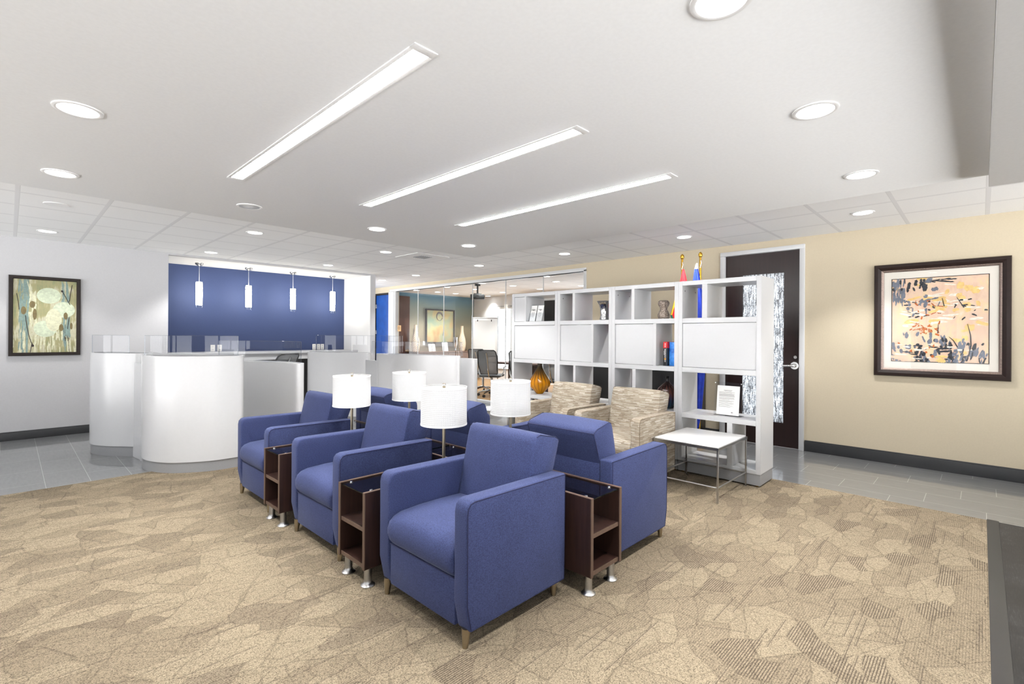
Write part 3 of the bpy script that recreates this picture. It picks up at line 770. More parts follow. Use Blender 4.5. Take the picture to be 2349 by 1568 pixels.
S1, S2, S3 = 1.568, 1.073, .610      # shelf surfaces
# brochure holder with two leaflets
t = thing('brochure_holder', 'clear acrylic stand with two white leaflets in the bookcase top left opening', 'brochure stand', (4.80, 4.225, S1))
m = M().box((0, -.115, 0), (.075, .115, .004)); m.prism([(.02, .0), (.026, .0), (.082, .235), (.076, .235)], 'y', -.112, .112); m.prism([(.0, 0), (.004, 0), (.028, .11), (.024, .11)], 'y', -.118, .118)
for y in (-.118, 0, .116): m.prism([(.0, 0), (.03, 0), (.055, .11), (.026, .11)], 'y', y, y+.003)
obj('acrylic_stand', m, 'acrylic', t)
for y in (-.108, .008):
    m = M().prism([(.008, .005), (.014, .005), (.066, .212), (.060, .212)], 'y', y, y+.098)
    lf = obj('leaflet', m, 'paper', t)
    m = M(); sl = lambda z: .0073+(z-.005)*(.052/.207)
    for i, (z, w_) in enumerate(((.118, .06), (.110, .05), (.098, .055), (.080, .05), (.062, .03))): m.quad([(sl(z)-.0006, y+.049+w_/2, z), (sl(z)-.0006, y+.049-w_/2, z), (sl(z+.003)-.0006, y+.049-w_/2, z+.003), (sl(z+.003)-.0006, y+.049+w_/2, z+.003)])
    m.quad([(sl(.14)-.0006, y+.053, .140), (sl(.14)-.0006, y+.047, .140), (sl(.168)-.0006, y+.048, .168), (sl(.168)-.0006, y+.052, .168)])
    obj('leaflet_print', m, 'ink', lf)
def word(txt, size, mat, parent, loc, rot):
    cu = bpy.data.curves.new('word', 'FONT'); cu.body = txt; cu.size = size; cu.align_x = 'CENTER'; cu.extrude = .0002
    tmp = bpy.data.objects.new('word', cu); C.objects.link(tmp); bpy.context.view_layer.update()
    me = bpy.data.meshes.new_from_object(tmp.evaluated_get(bpy.context.evaluated_depsgraph_get())); bpy.data.objects.remove(tmp)
    o = bpy.data.objects.new('lettering', me); C.objects.link(o); me.materials.clear(); me.materials.append(MAT[mat]); o.parent = parent; o.location = loc; o.rotation_euler = rot; return o
for y in (-.059, .057): word('Regus', .026, 'ink_dark', t, (.0405, y, .150), (math.radians(90-14.1), 0, -PI/2))

# silver fluted vase
t = obj('vase', M().lathe([(.001, 0), (.055, 0), (.060, .02), (.050, .06), (.055, .13), (.070, .19), (.092, .225), (.098, .228), (.088, .222), (.06, .17), (.045, .06), (.001, .05)], n=40, wob=lambda a, z: .10*math.sin(5*a)*min(1, z*6)), 'silver_glaze', loc=(4.92, 3.225, S1), sharp=70)
tag(t, 'silver fluted vase with a wavy rim in the bookcase top row', 'vase')
t = obj('vase', M().lathe([(.001, 0), (.052, 0), (.060, .02), (.062, .045), (.050, .075), (.036, .10), (.040, .122), (.055, .145), (.060, .165), (.054, .185), (.040, .196), (.034, .195), (.03, .1), (.001, .05)], n=36, wob=lambda a, z: .03*math.sin(12*a)), 'beads', loc=(4.84, 2.435, S1), sharp=70)
tag(t, 'beaded hourglass vase in the bookcase top row, second unit from the right', 'vase')
t = obj('vase', M().lathe([(.001, 0), (.045, 0), (.052, .01), (.09, .05), (.135, .10), (.145, .135), (.135, .18), (.10, .24), (.062, .30), (.038, .35), (.031, .395), (.033, .403), (.026, .40), (.026, .36), (.001, .34)], n=40), 'amber_glass', loc=(4.93, 4.245, S3), sharp=70)
tag(t, 'amber brown teardrop glass vase in the left end bookcase unit', 'vase')
t = obj('vase', M().lathe([(.001, 0), (.062, 0), (.075, .02), (.108, .10), (.114, .16), (.10, .21), (.06, .25), (.028, .275), (.020, .30), (.020, .335), (.023, .34), (.016, .335), (.001, .30)], n=40), 'dusk_glass', loc=(4.95, 2.44, S3), sharp=70)
tag(t, 'dark blue and brown glass bottle vase behind the nearer tan armchair', 'vase')
# books
t = thing('book', 'thick black book with a red spine top standing in the bookcase', 'book', (4.80, 2.395, S2))
m = M().box((0, -.022, 0), (.16, .022, .252), .002); obj('cover', m, 'black_plastic', t)
m = M().box((-.001, -.0222, .186), (.161, .0222, .2525), .002); obj('spine_band', m, 'book_red', t)
m = M(); 
for i in range(9): m.box((-.0016, -.004+.002*(i % 2), .085+i*.0105), (-.0003, .005, .092+i*.0105))
for i in range(5): m.box((-.0016, .010, .115+i*.009), (-.0003, .014, .120+i*.009))
for i in range(4): m.box((-.0026, -.003, .196+i*.011), (-.0012, .004, .204+i*.011))
for i in range(3): m.box((-.0016, -.003, .040+i*.009), (-.0003, .004, .046+i*.009))
obj('spine_print', m, 'paper', t); obj('spine_dot', M().cyl((-.002, 0, .072), (0, 0, .072), .0085, .0085, 16), 'book_yellow', t)
t = thing('book', 'blue picture book leaning behind the black book on the shelf', 'book', (4.84, 2.318, S2))
t2 = NT('book_cover_blue'); bl = t2.noise(t2.coord(), 9, 4, .6); t2.base(t2.ramp(bl, [(.35, lin(16, 90, 190)), (.5, lin(70, 150, 235)), (.65, lin(160, 200, 250))]), .3); MAT['book_cover_blue'] = t2.m
obj('cover', M().box((0, -.052, 0), (.006, .05, .25), .001), 'book_cover_blue', t); obj('pages', M().box((.006, -.05, .004), (.024, .048, .246)), 'paper', t)
# framed notice in acrylic
t = thing('document_stand', 'printed page in a clear acrylic frame in the right end bookcase unit', 'document', (4.86, 1.775, S3))
m = M().prism([(0, 0), (.012, 0), (.052, .325), (.040, .325)], 'y', -.125, .135); m.box((-.01, -.125, 0), (.10, .135, .004)); obj('acrylic_frame', m, 'acrylic', t)
pg = obj('page', M().prism([(-.0025, .012), (-.0012, .012), (.0332, .292), (.032, .292)], 'y', -.105, .108), 'paper', t)
m = M(); sl = lambda z: -.0035+(z-.012)*(.0345/.28)
def line(z, ya, yb, hh=.0022): m.quad([(sl(z), yb, z), (sl(z), ya, z), (sl(z+hh), ya, z+hh), (sl(z+hh), yb, z+hh)])
line(.246, -.035, .045, .0035); line(.238, -.028, .036); random.seed(3)
zz_ = .228
for blk in (2, 5, 4, 3, 2, 2, 2):
    for i in range(blk): line(zz_, -.062+random.uniform(0, .05 if i == blk-1 else .01), .088); zz_ -= .0062
    zz_ -= .004
line(.036, -.055, -.028, .004); line(.031, -.044, -.038, .014)
obj('page_print', m, 'ink', pg)
for y in (-.118, .128): obj('corner_pin', M().cyl((.036, y, .315), (.030, y, .316), .005, .005, 12), 'chrome', t)

# ------------------------------------------------------------------ flags
def flag(x, y, label, mats, prof, cuts):
    t = thing('flag', label, 'flag', (x, y, 0))
    obj('base', M().lathe([(.001, 0), (.112, 0), (.112, .02), (.05, .05), (.02, .09), (.001, .09)], n=28), 'brass', t)
    obj('pole', M().cyl((0, 0, .05), (0, 0, 2.39), .014, .014, 14), 'brass', t)
    obj('finial', M().lathe([(.001, 2.38), (.014, 2.385), (.022, 2.40), (.026, 2.42), (.020, 2.44), (.008, 2.452), (.001, 2.456)], n=16), 'brass', t)
    secs = []; n = 36
    for z, ry, rx, oy in prof:
        secs.append([(-.03+rx*math.cos(2*PI*i/n)*(1+.22*math.sin(7*2*PI*i/n+z*2)), oy+ry*math.sin(2*PI*i/n)*(1+.10*math.sin(7*2*PI*i/n+z*2)), z) for i in range(n)])
    m = M().loft(secs)
    for f in m.bm.faces: f.material_index = cuts(f.calc_center_median())
    obj('cloth', m, mats, t, sharp=70)
    obj('cord', M().tube([(0, 0, 2.37), (-.02, -.02, 2.31), (-.03, -.01, 2.25)], .004, 6), 'white_cloth', t)
    return t
flag(6.08, 2.805, 'red flag furled on a gold pole behind the bookcase, left of the blue flag', ['red_cloth', 'yellow_cloth', 'green_cloth', 'white_cloth'],
     [(2.25, .010, .012, -.03), (2.15, .03, .03, -.033), (2.02, .055, .05, -.028), (1.87, .085, .07, -.01), (1.66, .115, .09, .02), (1.52, .075, .08, -.01), (1.0, .07, .07, -.02), (.5, .06, .06, -.02), (.35, .03, .03, 0)],
     lambda c: (1 if c.z > 1.64 else 2) if (c.z < 1.88 and c.y > .06) else 0)
flag(6.08, 2.565, 'blue flag with white markings furled on a gold pole beside the door', ['blue_cloth', 'white_cloth'],
     [(2.31, .010, .010, .03), (2.24, .02, .02, .04), (2.07, .045, .04, .035), (1.87, .06, .05, .02), (1.6, .07, .06, .01), (1.2, .065, .06, .0), (.9, .07, .06, .0), (.5, .06, .05, .02), (.3, .035, .03, .02), (.2, .01, .01, .02)],
     lambda c: 1 if (c.z > 2.24 or (.82 < c.z < .97 and c.y > -.03) or (1.66 < c.z < 1.72 and abs(c.y-.03) < .02)) else 0)

# ------------------------------------------------------------------ framed pictures
def strokes(m, n, region, size, mi, rnd, ang=0, jit=.4, y0=-.012):
    for k in range(n):
        u = rnd.uniform(region[0], region[1]); v = rnd.uniform(region[2], region[3]); a = ang+rnd.uniform(-jit, jit)
        l = size[0]*rnd.uniform(.5, 1.5); w_ = size[1]*rnd.uniform(.5, 1.5); y = y0-rnd.uniform(0, .0012); N = 6
        pts = []
        for i in range(N+1): s_ = -1+2*i/N; pts.append((s_*l*rnd.uniform(.88, 1.0), w_*(1-s_**8)*rnd.uniform(.55, 1)))
        for i in range(N, -1, -1): s_ = -1+2*i/N; pts.append((s_*l*.98, -w_*max(.05, 1-s_**8)*rnd.uniform(.55, 1)))
        m.quad([(u+p*math.cos(a)-q*math.sin(a), y, v+p*math.sin(a)+q*math.cos(a)) for p, q in pts], mi)
# left: green abstract
t = thing('painting', 'green abstract painting in a dark frame on the grey wall', 'painting', (.332, YW-.002, 1.598)); w_, h_ = .688, 1.036
obj('picture_frame', M().frame(w_, h_, [(0, 0), (0, .036), (.006, .042), (.036, .038), (.042, .028), (.042, .0)]), 'frame_brown', t, sharp=20)
m = M().box((-w_/2+.036, -.012, -h_/2+.036), (w_/2-.036, -.002, h_/2-.036))
rnd = random.Random(5); W2, H2 = w_/2-.036, h_/2-.036
U = lambda px: -W2+(px-185)/920*2*W2
V = lambda py: H2-(py-235)/1065*2*H2
strokes(m, 60, (U(270), U(400), V(1290), V(250)), (.10, .008), 5, rnd, PI/2, .08); strokes(m, 50, (U(880), U(990), V(1290), V(250)), (.10, .008), 5, rnd, PI/2, .08)
strokes(m, 40, (U(190), U(1100), V(1290), V(1000)), (.07, .008), 2, rnd, PI/2, .1); strokes(m, 22, (U(400), U(520), V(900), V(300)), (.06, .008), 2, rnd, PI/2, .2)
strokes(m, 22, (U(900), U(1000), V(1290), V(700)), (.05, .003), 4, rnd, PI/2, .1)
for (px, py, rx, ry, mi, yy) in ((690, 465, 175, 115, 1, .0136), (910, 665, 165, 115, 1, .0134), (760, 820, 118, 165, 2, .0138), (640, 950, 165, 120, 1, .0135),
                                 (335, 690, 36, 58, 3, .0142), (455, 600, 40, 50, 3, .0142), (490, 740, 30, 80, 3, .0137), (935, 755, 32, 52, 3, .0142), (870, 930, 32, 52, 3, .0142), (1020, 905, 20, 50, 3, .0142)):
    m.disc((U(px), -yy, V(py)), rx/920*2*W2, ry/1065*2*H2, 28, mi)
for pts in ([(362, 760), (372, 850), (388, 950), (415, 1070), (445, 1150), (478, 1205)], [(880, 385), (930, 470), (1000, 590)], [(1030, 290), (1005, 420), (988, 540)], [(240, 450), (262, 560), (275, 680)], [(985, 780), (965, 950)], [(430, 1290), (455, 1150)]):
    m.tube([(U(a), -.0145, V(b)) for a, b in pts], .0035, 6, 4)
m.disc((U(880), -.0148, V(390)), .012, .014, 12, 4); m.disc((U(465), -.0148, V(1195)), .012, .016, 12, 4)
for v_ in m.bm.verts:
    v_.co.x = max(-W2-.001, min(W2+.001, v_.co.x)); v_.co.z = max(-H2-.001, min(H2+.001, v_.co.z))
obj('artwork', m, ['painting_green', 'art_mint', 'art_cream', 'art_olive', 'art_stem', 'art_teal'], t)
# right: peach abstract with wide mat
t = thing('painting', 'large peach and black abstract print in a wide dark frame on the beige wall', 'painting', (XW-.002, .328, 1.575), -PI/2); w_, h_ = 1.072, 1.217
obj('picture_frame', M().frame(w_, h_, [(0, 0), (0, .030), (.008, .042), (.035, .046), (.058, .036), (.064, .030), (.064, 0)]), 'dark_frame', t, sharp=18)
obj('inner_rim', M().frame(w_-.128, h_-.128, [(0, 0), (0, .030), (.012, .026), (.022, .018), (.022, 0)]), 'frame_silver', t, sharp=18)
mb = M().box((-.449, -.010, -.522), (.449, -.003, .522)); obj('mat_board', mb, 'mat_board', t)
aw, ah = .378, .442; zc = 0.0
m = M().box((-aw, -.0115, -ah), (aw, -.0095, ah)); rnd = random.Random(11)
m.frame(2*aw+.012, 2*ah+.012, [(0, .0095), (0, .0135), (.006, .0135), (.006, .0095)], 6)
UU = lambda px: -aw+(px-260)/1140*2*aw
VV = lambda py: ah-(py-290)/1010*2*ah
def S(n, x0, x1, y0, y1, size, mi, ang=0, jit=.4, y=-.0118): strokes(m, n, (UU(x0), UU(x1), VV(y1), VV(y0)), size, mi, rnd, ang, jit, y)
S(16, 300, 1350, 300, 1200, (.05, .018), 5); S(14, 900, 1300, 380, 1050, (.03, .03), 5); S(30, 300, 1350, 380, 900, (.05, .012), 4, 0, .3)
S(26, 265, 420, 320, 620, (.05, .009), 1, PI/2, .15, -.013); S(20, 270, 700, 310, 440, (.03, .011), 2, PI/2, .4, -.013); S(10, 560, 820, 310, 600, (.03, .016), 1, .3, .8, -.013)
S(14, 640, 1000, 310, 350, (.035, .006), 2, 0, .2, -.013); S(14, 420, 860, 560, 760, (.020, .007), 2, 0, .5, -.013); S(16, 420, 860, 560, 760, (.022, .010), 1, PI/2, .4, -.013); S(12, 1000, 1390, 560, 800, (.018, .007), 2, .3, 1.0, -.013)
S(24, 560, 860, 560, 980, (.018, .006), 3, .5, 1.4, -.0135); S(26, 480, 760, 860, 960, (.016, .006), 3, .9, 1.4, -.0138)
S(46, 270, 940, 960, 1300, (.034, .013), 1, PI/2, .35, -.013); S(30, 480, 1000, 1020, 1290, (.026, .014), 2, PI/2, .35, -.0134); S(16, 300, 1000, 1100, 1280, (.045, .008), 2, 0, .15, -.0135); S(34, 940, 1390, 1040, 1300, (.034, .010), 1, 1.45, .3, -.013); S(24, 1000, 1395, 1080, 1300, (.030, .008), 2, 1.35, .4, -.0136)
S(14, 300, 1200, 1080, 1280, (.04, .009), 4, 0, .2, -.0148); S(14, 270, 540, 1200, 1290, (.06, .018), 0, 0, .1, -.0144); S(8, 800, 900, 1230, 1300, (.03, .012), 5, 0, .3, -.0146); S(8, 300, 800, 1080, 1250, (.012, .010), 3, 1.2, .6, -.0149)
for pts in ([(1170, 850), (1205, 980), (1210, 1100), (1180, 1230)], [(960, 1000), (1010, 1040), (1060, 1120)], [(880, 540), (905, 640)], [(1050, 540), (1130, 660)], [(835, 850), (830, 960)]):
    m.tube([(UU(a), -.0148, VV(b)) for a, b in pts], [.002, .004, .005, .003][:len(pts)], 6, 2)
for v_ in m.bm.verts:      # strokes stay inside the print
    v_.co.x = max(-aw-.006, min(aw+.006, v_.co.x)); v_.co.z = max(-ah-.006, min(ah+.006, v_.co.z))
obj('artwork', m, ['painting_peach', 'art_slate', 'art_ink_blue', 'art_rust', 'art_bone', 'art_honey', 'frame_brown'], t)
sheet_glass('picture_glass', (.97, .97, .97, 1), .4)
obj('picture_glazing', M().box((-.449, -.0185, -.522), (.449, -.0175, .522)), 'picture_glass', t)
# conference room painting
t = thing('painting', 'teal and ochre painting with a grey ring on the conference room wall', 'painting', (9.20, 11.99, 1.65)); w_, h_ = 1.09, 1.04
obj('picture_frame', M().frame(w_, h_, [(0, 0), (0, .06), (.03, .06), (.04, .05), (.04, 0)]), 'frame_brown', t, sharp=20)
m = M().box((-w_/2+.04, -.03, -h_/2+.04), (w_/2-.04, -.005, h_/2-.04))
m.tube([(-.03+.11*math.cos(a), -.032, .30+.12*math.sin(a)) for a in [2*PI*i/24 for i in range(24)]], [.018+.012*math.sin(2*PI*i/24) for i in range(24)]+[.018], 8, 1, closed=False)
m.tube([(.13, -.032, .35), (.14, -.032, .1), (.13, -.032, -.1), (.12, -.032, -.28)], [.005, .008, .012, .03], 6, 2); obj('artwork', m, ['painting_teal', 'art_grey_ring', 'art_stem'], t)

# ------------------------------------------------------------------ reception desks (curved white pods)
def inset(P, d):
    N = len(P); ar = sum(P[i][0]*P[(i+1) % N][1]-P[(i+1) % N][0]*P[i][1] for i in range(N)); sg = 1 if ar > 0 else -1; out = []
    for i in range(N):
        a, b = P[i-1], P[(i+1) % N]; L_ = math.hypot(b[0]-a[0], b[1]-a[1]) or 1
        out.append((P[i][0]-(b[1]-a[1])/L_*d*sg, P[i][1]+(b[0]-a[0])/L_*d*sg))
    return out
def desk(label, pods, links, screens, z):
    t = thing('reception_desk', label, 'reception desk')
    for pts, zt in pods:
        P = crv(pts, 5, True)
        obj('curved_panel', M().shell(P, .112, zt, .035), 'white_laminate', t, sharp=40)
        Q = inset(P, .012)
        obj('plinth', M().shell(Q, 0.0, .112, .03), 'grey_plinth', t, sharp=40)
        R = inset(P, .025)
        obj('inner_shelf', M().prism(R, 'z', zt-.06, zt-.035), 'dark_work', t)
    for pts, z0, z1, th_ in links: obj('link_panel', M().ribbon(pts, z0, z1, th_), 'white_laminate', t)
    for pts, z0, z1 in screens:
        P = crv(pts, 6); m = M().ribbon(P, z0, z1, .008)
        m.tube([(p[0], p[1], z1) for p in P], .0024, 6, 1)
        for p in (P[0], P[-1]): m.tube([(p[0], p[1], z0), (p[0], p[1], z1)], .0042, 6, 1)
        obj('glass_screen', m, ['screen_glass', 'screen_edge'], t, sharp=40)
    return t
pod_a = [(.645, 7.383), (.69, 7.19), (.785, 7.03), (.88, 6.925), (1.0, 6.80), (1.14, 6.85), (1.16, 7.05), (1.08, 7.30), (.97, 7.55), (.83, 7.70), (.69, 7.60)]
pod_b = [(.940, 6.15), (.970, 5.95), (1.048, 5.785), (1.158, 5.664), (1.39, 5.535), (1.61, 5.515), (1.69, 5.54), (1.72, 5.66), (1.62, 5.90), (1.46, 6.13), (1.25, 6.36), (1.08, 6.42), (.97, 6.33)]
desk('tall white curved reception counter at left with glass screens, nearest the green painting', [(pod_a, 1.155), (pod_b, 1.155)],
     [([(.985, 6.86), (1.012, 6.62), (1.03, 6.38)], 0.0, 1.052, .04)],
     [([(.67, 7.44), (.72, 7.27), (.82, 7.13), (.95, 7.0)], 1.150, 1.358), ([(1.0, 6.40), (1.12, 6.41), (1.27, 6.33), (1.48, 6.10), (1.60, 5.93), (1.70, 5.72)], 1.150, 1.358)], 1.155)
desk('lower white counter with glass screen just right of the tall left counter', [([(1.75, 6.70), (1.98, 6.47), (2.14, 6.10), (2.215, 5.76), (2.245, 5.545), (2.30, 5.53), (2.355, 5.60), (2.375, 5.72), (2.34, 6.05), (2.26, 6.40), (2.08, 6.75), (1.86, 6.95)], 1.05)],
     [], [([(1.86, 7.0), (1.965, 6.84), (2.10, 6.66), (2.20, 6.42), (2.295, 6.15), (2.33, 5.87), (2.345, 5.66)], 1.045, 1.295)], 1.05)
desk('white curved reception counter in the centre, behind the table lamps', [([(3.355, 7.66), (3.50, 7.32), (3.66, 7.07), (3.82, 6.83), (3.92, 6.86), (3.98, 7.05), (3.86, 7.45), (3.72, 7.85), (3.55, 8.05), (3.40, 7.95)], 1.10),
      ([(3.79, 6.42), (3.86, 6.14), (3.93, 5.72), (4.085, 5.40), (4.22, 5.12), (4.30, 5.14), (4.33, 5.30), (4.26, 5.75), (4.15, 6.2), (4.0, 6.5), (3.86, 6.55)], 1.10), ([(4.36, 5.62), (4.50, 5.42), (4.49, 5.15), (4.54, 5.10), (4.62, 5.16), (4.63, 5.45), (4.5, 5.7)], 1.05)],
     [([(3.84, 6.84), (3.83, 6.64), (3.81, 6.44)], 0.0, .995, .04)],
     [([(3.60, 8.08), (3.58, 7.85), (3.72, 7.60), (3.86, 7.30), (4.0, 7.05), (4.07, 6.75), (4.02, 6.5), (3.96, 6.36), (3.99, 6.22), (4.06, 6.19)], 1.095, 1.365), ([(3.68, 6.40), (3.70, 6.15), (3.80, 6.08), (3.90, 5.9), (3.985, 5.67), (4.09, 5.42), (4.19, 5.10), (4.24, 5.03), (4.29, 5.12)], 1.095, 1.285)], 1.10)
# pantry counter with black cabinets below, blue wall behind
t = thing('pantry_counter', 'long counter with a pale top and black cabinets below the blue wall', 'counter', (0, 0, 0))
obj('countertop', M().box((1.02, 9.40, 1.02), (5.075, 10.01, 1.06), .004), 'white_gloss', t); obj('apron', M().box((1.02, 9.44, .91), (5.075, 9.46, 1.02)), 'trim_grey', t)
obj('cabinet_front', M().box((1.02, 9.50, .0), (5.075, 9.98, .91)), 'black_lam', t)
for i, (x, lab) in enumerate(((2.56, 'white wall outlet on the blue wall at left, the left one of the pair'), (2.67, 'white wall outlet on the blue wall at left, the right one of the pair'), (4.417, 'white wall outlet on the blue wall at right, leftmost of three'), (4.51, 'white wall outlet on the blue wall at right, middle of three'), (4.594, 'white wall outlet on the blue wall at right, rightmost of three'))):
    t = thing('wall_outlet', lab, 'outlet', (x, 10.018, 1.122), 0, 'outlets on the blue wall')
    obj('cover_plate', M().box((-.036, -.008, -.058), (.036, 0, .058), .003), 'white_plastic', t)
    obj('socket', M().box((-.012, -.010, .014), (.012, -.008, .034), .001, 1), 'trim_grey', t); obj('socket', M().box((-.012, -.010, -.034), (.012, -.008, -.014), .001, 1), 'trim_grey', t)

# pendants
def make_pendant(label):
    t = thing('pendant_lamp', label, 'pendant lamp', group='pendants in the niche')
    obj('canopy', M().lathe([(.001, 0), (.06, 0), (.06, -.018), (.05, -.032), (.02, -.05), (.006, -.06), (.001, -.06)], n=26), 'steel', t)
    obj('cord', M().cyl((0, 0, -.05), (0, 0, -.34), .0035, .0035, 8), 'white_plastic', t)
    obj('inner_shade', M().lathe([(.001, -.325), (.046, -.325), (.048, -.34), (.050, -.55), (.047, -.715), (.001, -.716)], n=26), 'pendant_glow', t)
    obj('glass_tube', M().lathe([(.054, -.335), (.054, -.765), (.057, -.765), (.057, -.335), (.054, -.335)], n=30), 'pendant_clear', t)
    return t
pn = make_pendant('glowing glass tube pendant in the blue niche, leftmost of four'); pn.location = (2.245, 9.6, 2.585)
for x, lab in ((3.022, 'glowing glass tube pendant in the blue niche, second from the left'), (3.815, 'glowing glass tube pendant in the blue niche, third from the left'), (4.615, 'glowing glass tube pendant in the blue niche, rightmost of four')):
    dup(pn, (x, 9.6, 2.585), 0, lab)

# office chairs -------------------------------------------------
def make_office(label):
    t = thing('office_chair', label, 'office chair', group='mesh office chairs')   # faces +X
    obj('seat', M().box((-.22, -.24, .44), (.26, .24, .50), .03, 3), 'mesh_grey', t)
    prof = [(.0, .52), (-.05, .62), (-.10, .72), (-.12, .82), (-.15, .92), (-.22, 1.02), (-.25, 1.05)]
    wd = [.19, .20, .215, .22, .215, .20, .17]
    bk = obj('backrest', M().loft([[(x-.29+.06, -w_, z), (x-.29+.03, 0, z), (x-.29+.06, w_, z), (x-.29+.055, w_, z), (x-.29+.025, 0, z), (x-.29+.055, -w_, z)] for (x, z), w_ in zip(prof, wd)]), 'back_mesh', t, sharp=60)
    side = lambda s: [(x-.23, s*w_, z) for (x, z), w_ in zip(prof, wd)]
    obj('back_frame', M().tube(side(-1)+side(1)[::-1], .014, 8, closed=True), 'black_plastic', bk)
    obj('back_spine', M().tube([(-.02, 0, .42), (-.22, 0, .46), (-.31, 0, .58), (-.36, 0, .72), (-.41, .0, .86), (-.50, 0, 1.0)], .016, 8), 'chrome', bk)
    for s in (-1, 1): obj('armrest', M().tube([(-.1, s*.24, .46), (-.05, s*.29, .56), (-.02, s*.29, .66), (.16, s*.29, .67)], [.016, .014, .016, .02], 8), 'steel', t)
    obj('gas_column', M().cyl((0, 0, .12), (0, 0, .44), .028, .028, 14), 'chrome', t)
    m = M()
    for k in range(5):
        a = 2*PI*k/5+.3; m.tube([(0, 0, .135), (.15*math.cos(a), .15*math.sin(a), .12), (.31*math.cos(a), .31*math.sin(a), .085)], [.028, .022, .016], 8)
    obj('star_base', m, 'chrome', t)
    for k in range(5):
        a = 2*PI*k/5+.3; x, y = .31*math.cos(a), .31*math.sin(a)
        obj('caster', M().cyl((x-.02*math.sin(a), y+.02*math.cos(a), .032), (x+.02*math.sin(a), y-.02*math.cos(a), .032), .032, .032, 16), 'rubber', t)
    return t
t = NT('back_mesh'); tr = t.add('ShaderNodeBsdfTransparent'); df = t.add('ShaderNodeBsdfDiffuse'); df.inputs[0].default_value = lin(150, 152, 154)
mx = t.add('ShaderNodeMixShader'); mx.inputs[0].default_value = .62; t.link(tr.outputs[0], mx.inputs[1]); t.link(df.outputs[0], mx.inputs[2]); t.link(mx.outputs[0], t.out.inputs[0]); MAT['back_mesh'] = t.m
oc = make_office('mesh back office chair behind the glass, nearest the glass partition'); oc.location = (7.62, 8.0, .004); oc.rotation_euler.z = .55
dup(oc, (7.98, 8.68, .004), .45, 'mesh back office chair behind the glass by the flip chart, half hidden by another')
dup(oc, (7.66, 7.05, .004), .5, 'mesh back office chair behind the glass, cut off by the bookcase')
dup(oc, (7.66, 6.15, .004), .3, 'mesh back office chair seen through the bookcase behind the amber vase')
dup(oc, (3.1, 8.75, 0), 1.9, 'grey office chair seen through the desk glass screen before the blue wall')
# conference table
t = thing('conference_table', 'long dark wood conference table with a shiny top behind the glass', 'table', (8.75, 7.0, .004))
obj('tabletop', M().box((-.65, -1.75, .70), (.65, 1.5, .745), .008), 'table_wood', t)
for y in (-1.1, .9): obj('table_base', M().box((-.4, y-.3, 0), (.4, y+.3, .70), .01), 'table_wood', t)
plain('painted_reflection', lin(122, 140, 160), .12, grain=.02); t.children[0].data.materials.clear(); t.children[0].data.materials.append(MAT['painted_reflection'])  # bluish reflection put into the tabletop's base colour
# flip chart
t = thing('flip_chart', 'white flip chart on a metal easel in the conference room', 'flip chart', (8.84, 9.55, .004), -PI/2+math.atan2(9.55, 8.84)+.0)
obj('board', M().box((-.33, -.012, .86), (.33, .012, 1.83), .004), 'white_plastic', t)
obj('paper_pad', M().box((-.28, -.022, .93), (.27, -.013, 1.78)), 'paper', t)
for x in (-.345, .345): obj('post', M().cyl((x, 0, .06), (x, 0, 1.90), .017, .017, 12), 'chrome', t)
obj('top_rail', M().cyl((-.345, 0, 1.84), (.345, 0, 1.84), .015, .015, 12), 'steel', t)
obj('pen_tray', M().box((-.34, -.06, .82), (.34, .02, .845), .003), 'steel', t)
for x in (-.2, .17): obj('pad_clip', M().box((x-.012, -.03, 1.75), (x+.012, -.018, 1.80), .002, 1), 'black_plastic', t)
for x in (-.345, .345): obj('foot', M().tube([(x, -.28, .03), (x, 0, .07), (x, .28, .03)], .016, 8), 'steel', t)
# projector
t = thing('projector', 'grey ceiling projector in the conference room', 'projector', (7.80, 8.70, 2.30), -.75)
obj('body', M().box((-.17, -.16, -.055), (.17, .16, .055), .015, 2), 'black_plastic', t)
obj('lens', M().cyl((.0, -.16, 0), (0, -.185, 0), .045, .04, 20), 'rubber', t)
m = M().cyl((0, 0, .05), (0, 0, .30), .022, .022, 12); m.cyl((0, 0, .27), (0, 0, .306), .07, .07, 18); m.box((-.09, -.07, .055), (.09, .07, .085), .006); obj('mount', m, 'black_plastic', t)
# wall screen
t = thing('wall_screen', 'dark flat screen on the far conference room wall, seen through the bookcase', 'television', (10.597, 8.72, 1.95), -PI/2)
obj('bezel', M().frame(1.35, .86, [(0, 0), (0, .05), (.02, .05), (.02, 0)]), 'black_plastic', t); obj('screen', M().box((-.66, -.045, -.415), (.66, -.004, .415)), 'black_lam', t)
# credenza and what stands on it
t = thing('credenza', 'brown wood credenza against the grasscloth wall in the conference room', 'cabinet', (9.2, 11.77, .004))
obj('body', M().box((-1.1, -.2, .04), (1.1, .21, .86), .003), 'credenza_wood', t); obj('top', M().box((-1.13, -.23, .86), (1.13, .21, .895), .004), 'credenza_wood', t); obj('plinth', M().box((-1.05, -.17, 0), (1.05, .18, .04)), 'black_lam', t)
for i in range(4): obj('door', M().box((-1.09+i*.547, -.218, .06), (-1.09+i*.547+.54, -.2, .85), .002, 1), 'credenza_wood', t)
ZT = .899
vz = obj('vase', M().lathe([(.001, 0), (.085, 0), (.10, .05), (.115, .16), (.118, .26), (.10, .38), (.065, .50), (.045, .60), (.040, .74), (.043, .775), (.036, .77), (.001, .74)], n=40), 'spiral_white', loc=(8.13, 11.72, ZT), sharp=60)
tag(vz, 'tall cream spiral vase on the credenza, left of the ring painting', 'vase', 'tall spiral vases')
v2 = vz.copy(); C.objects.link(v2); v2.location = (9.87, 11.72, ZT); v2['label'] = 'tall cream spiral vase on the credenza, right of the ring painting'
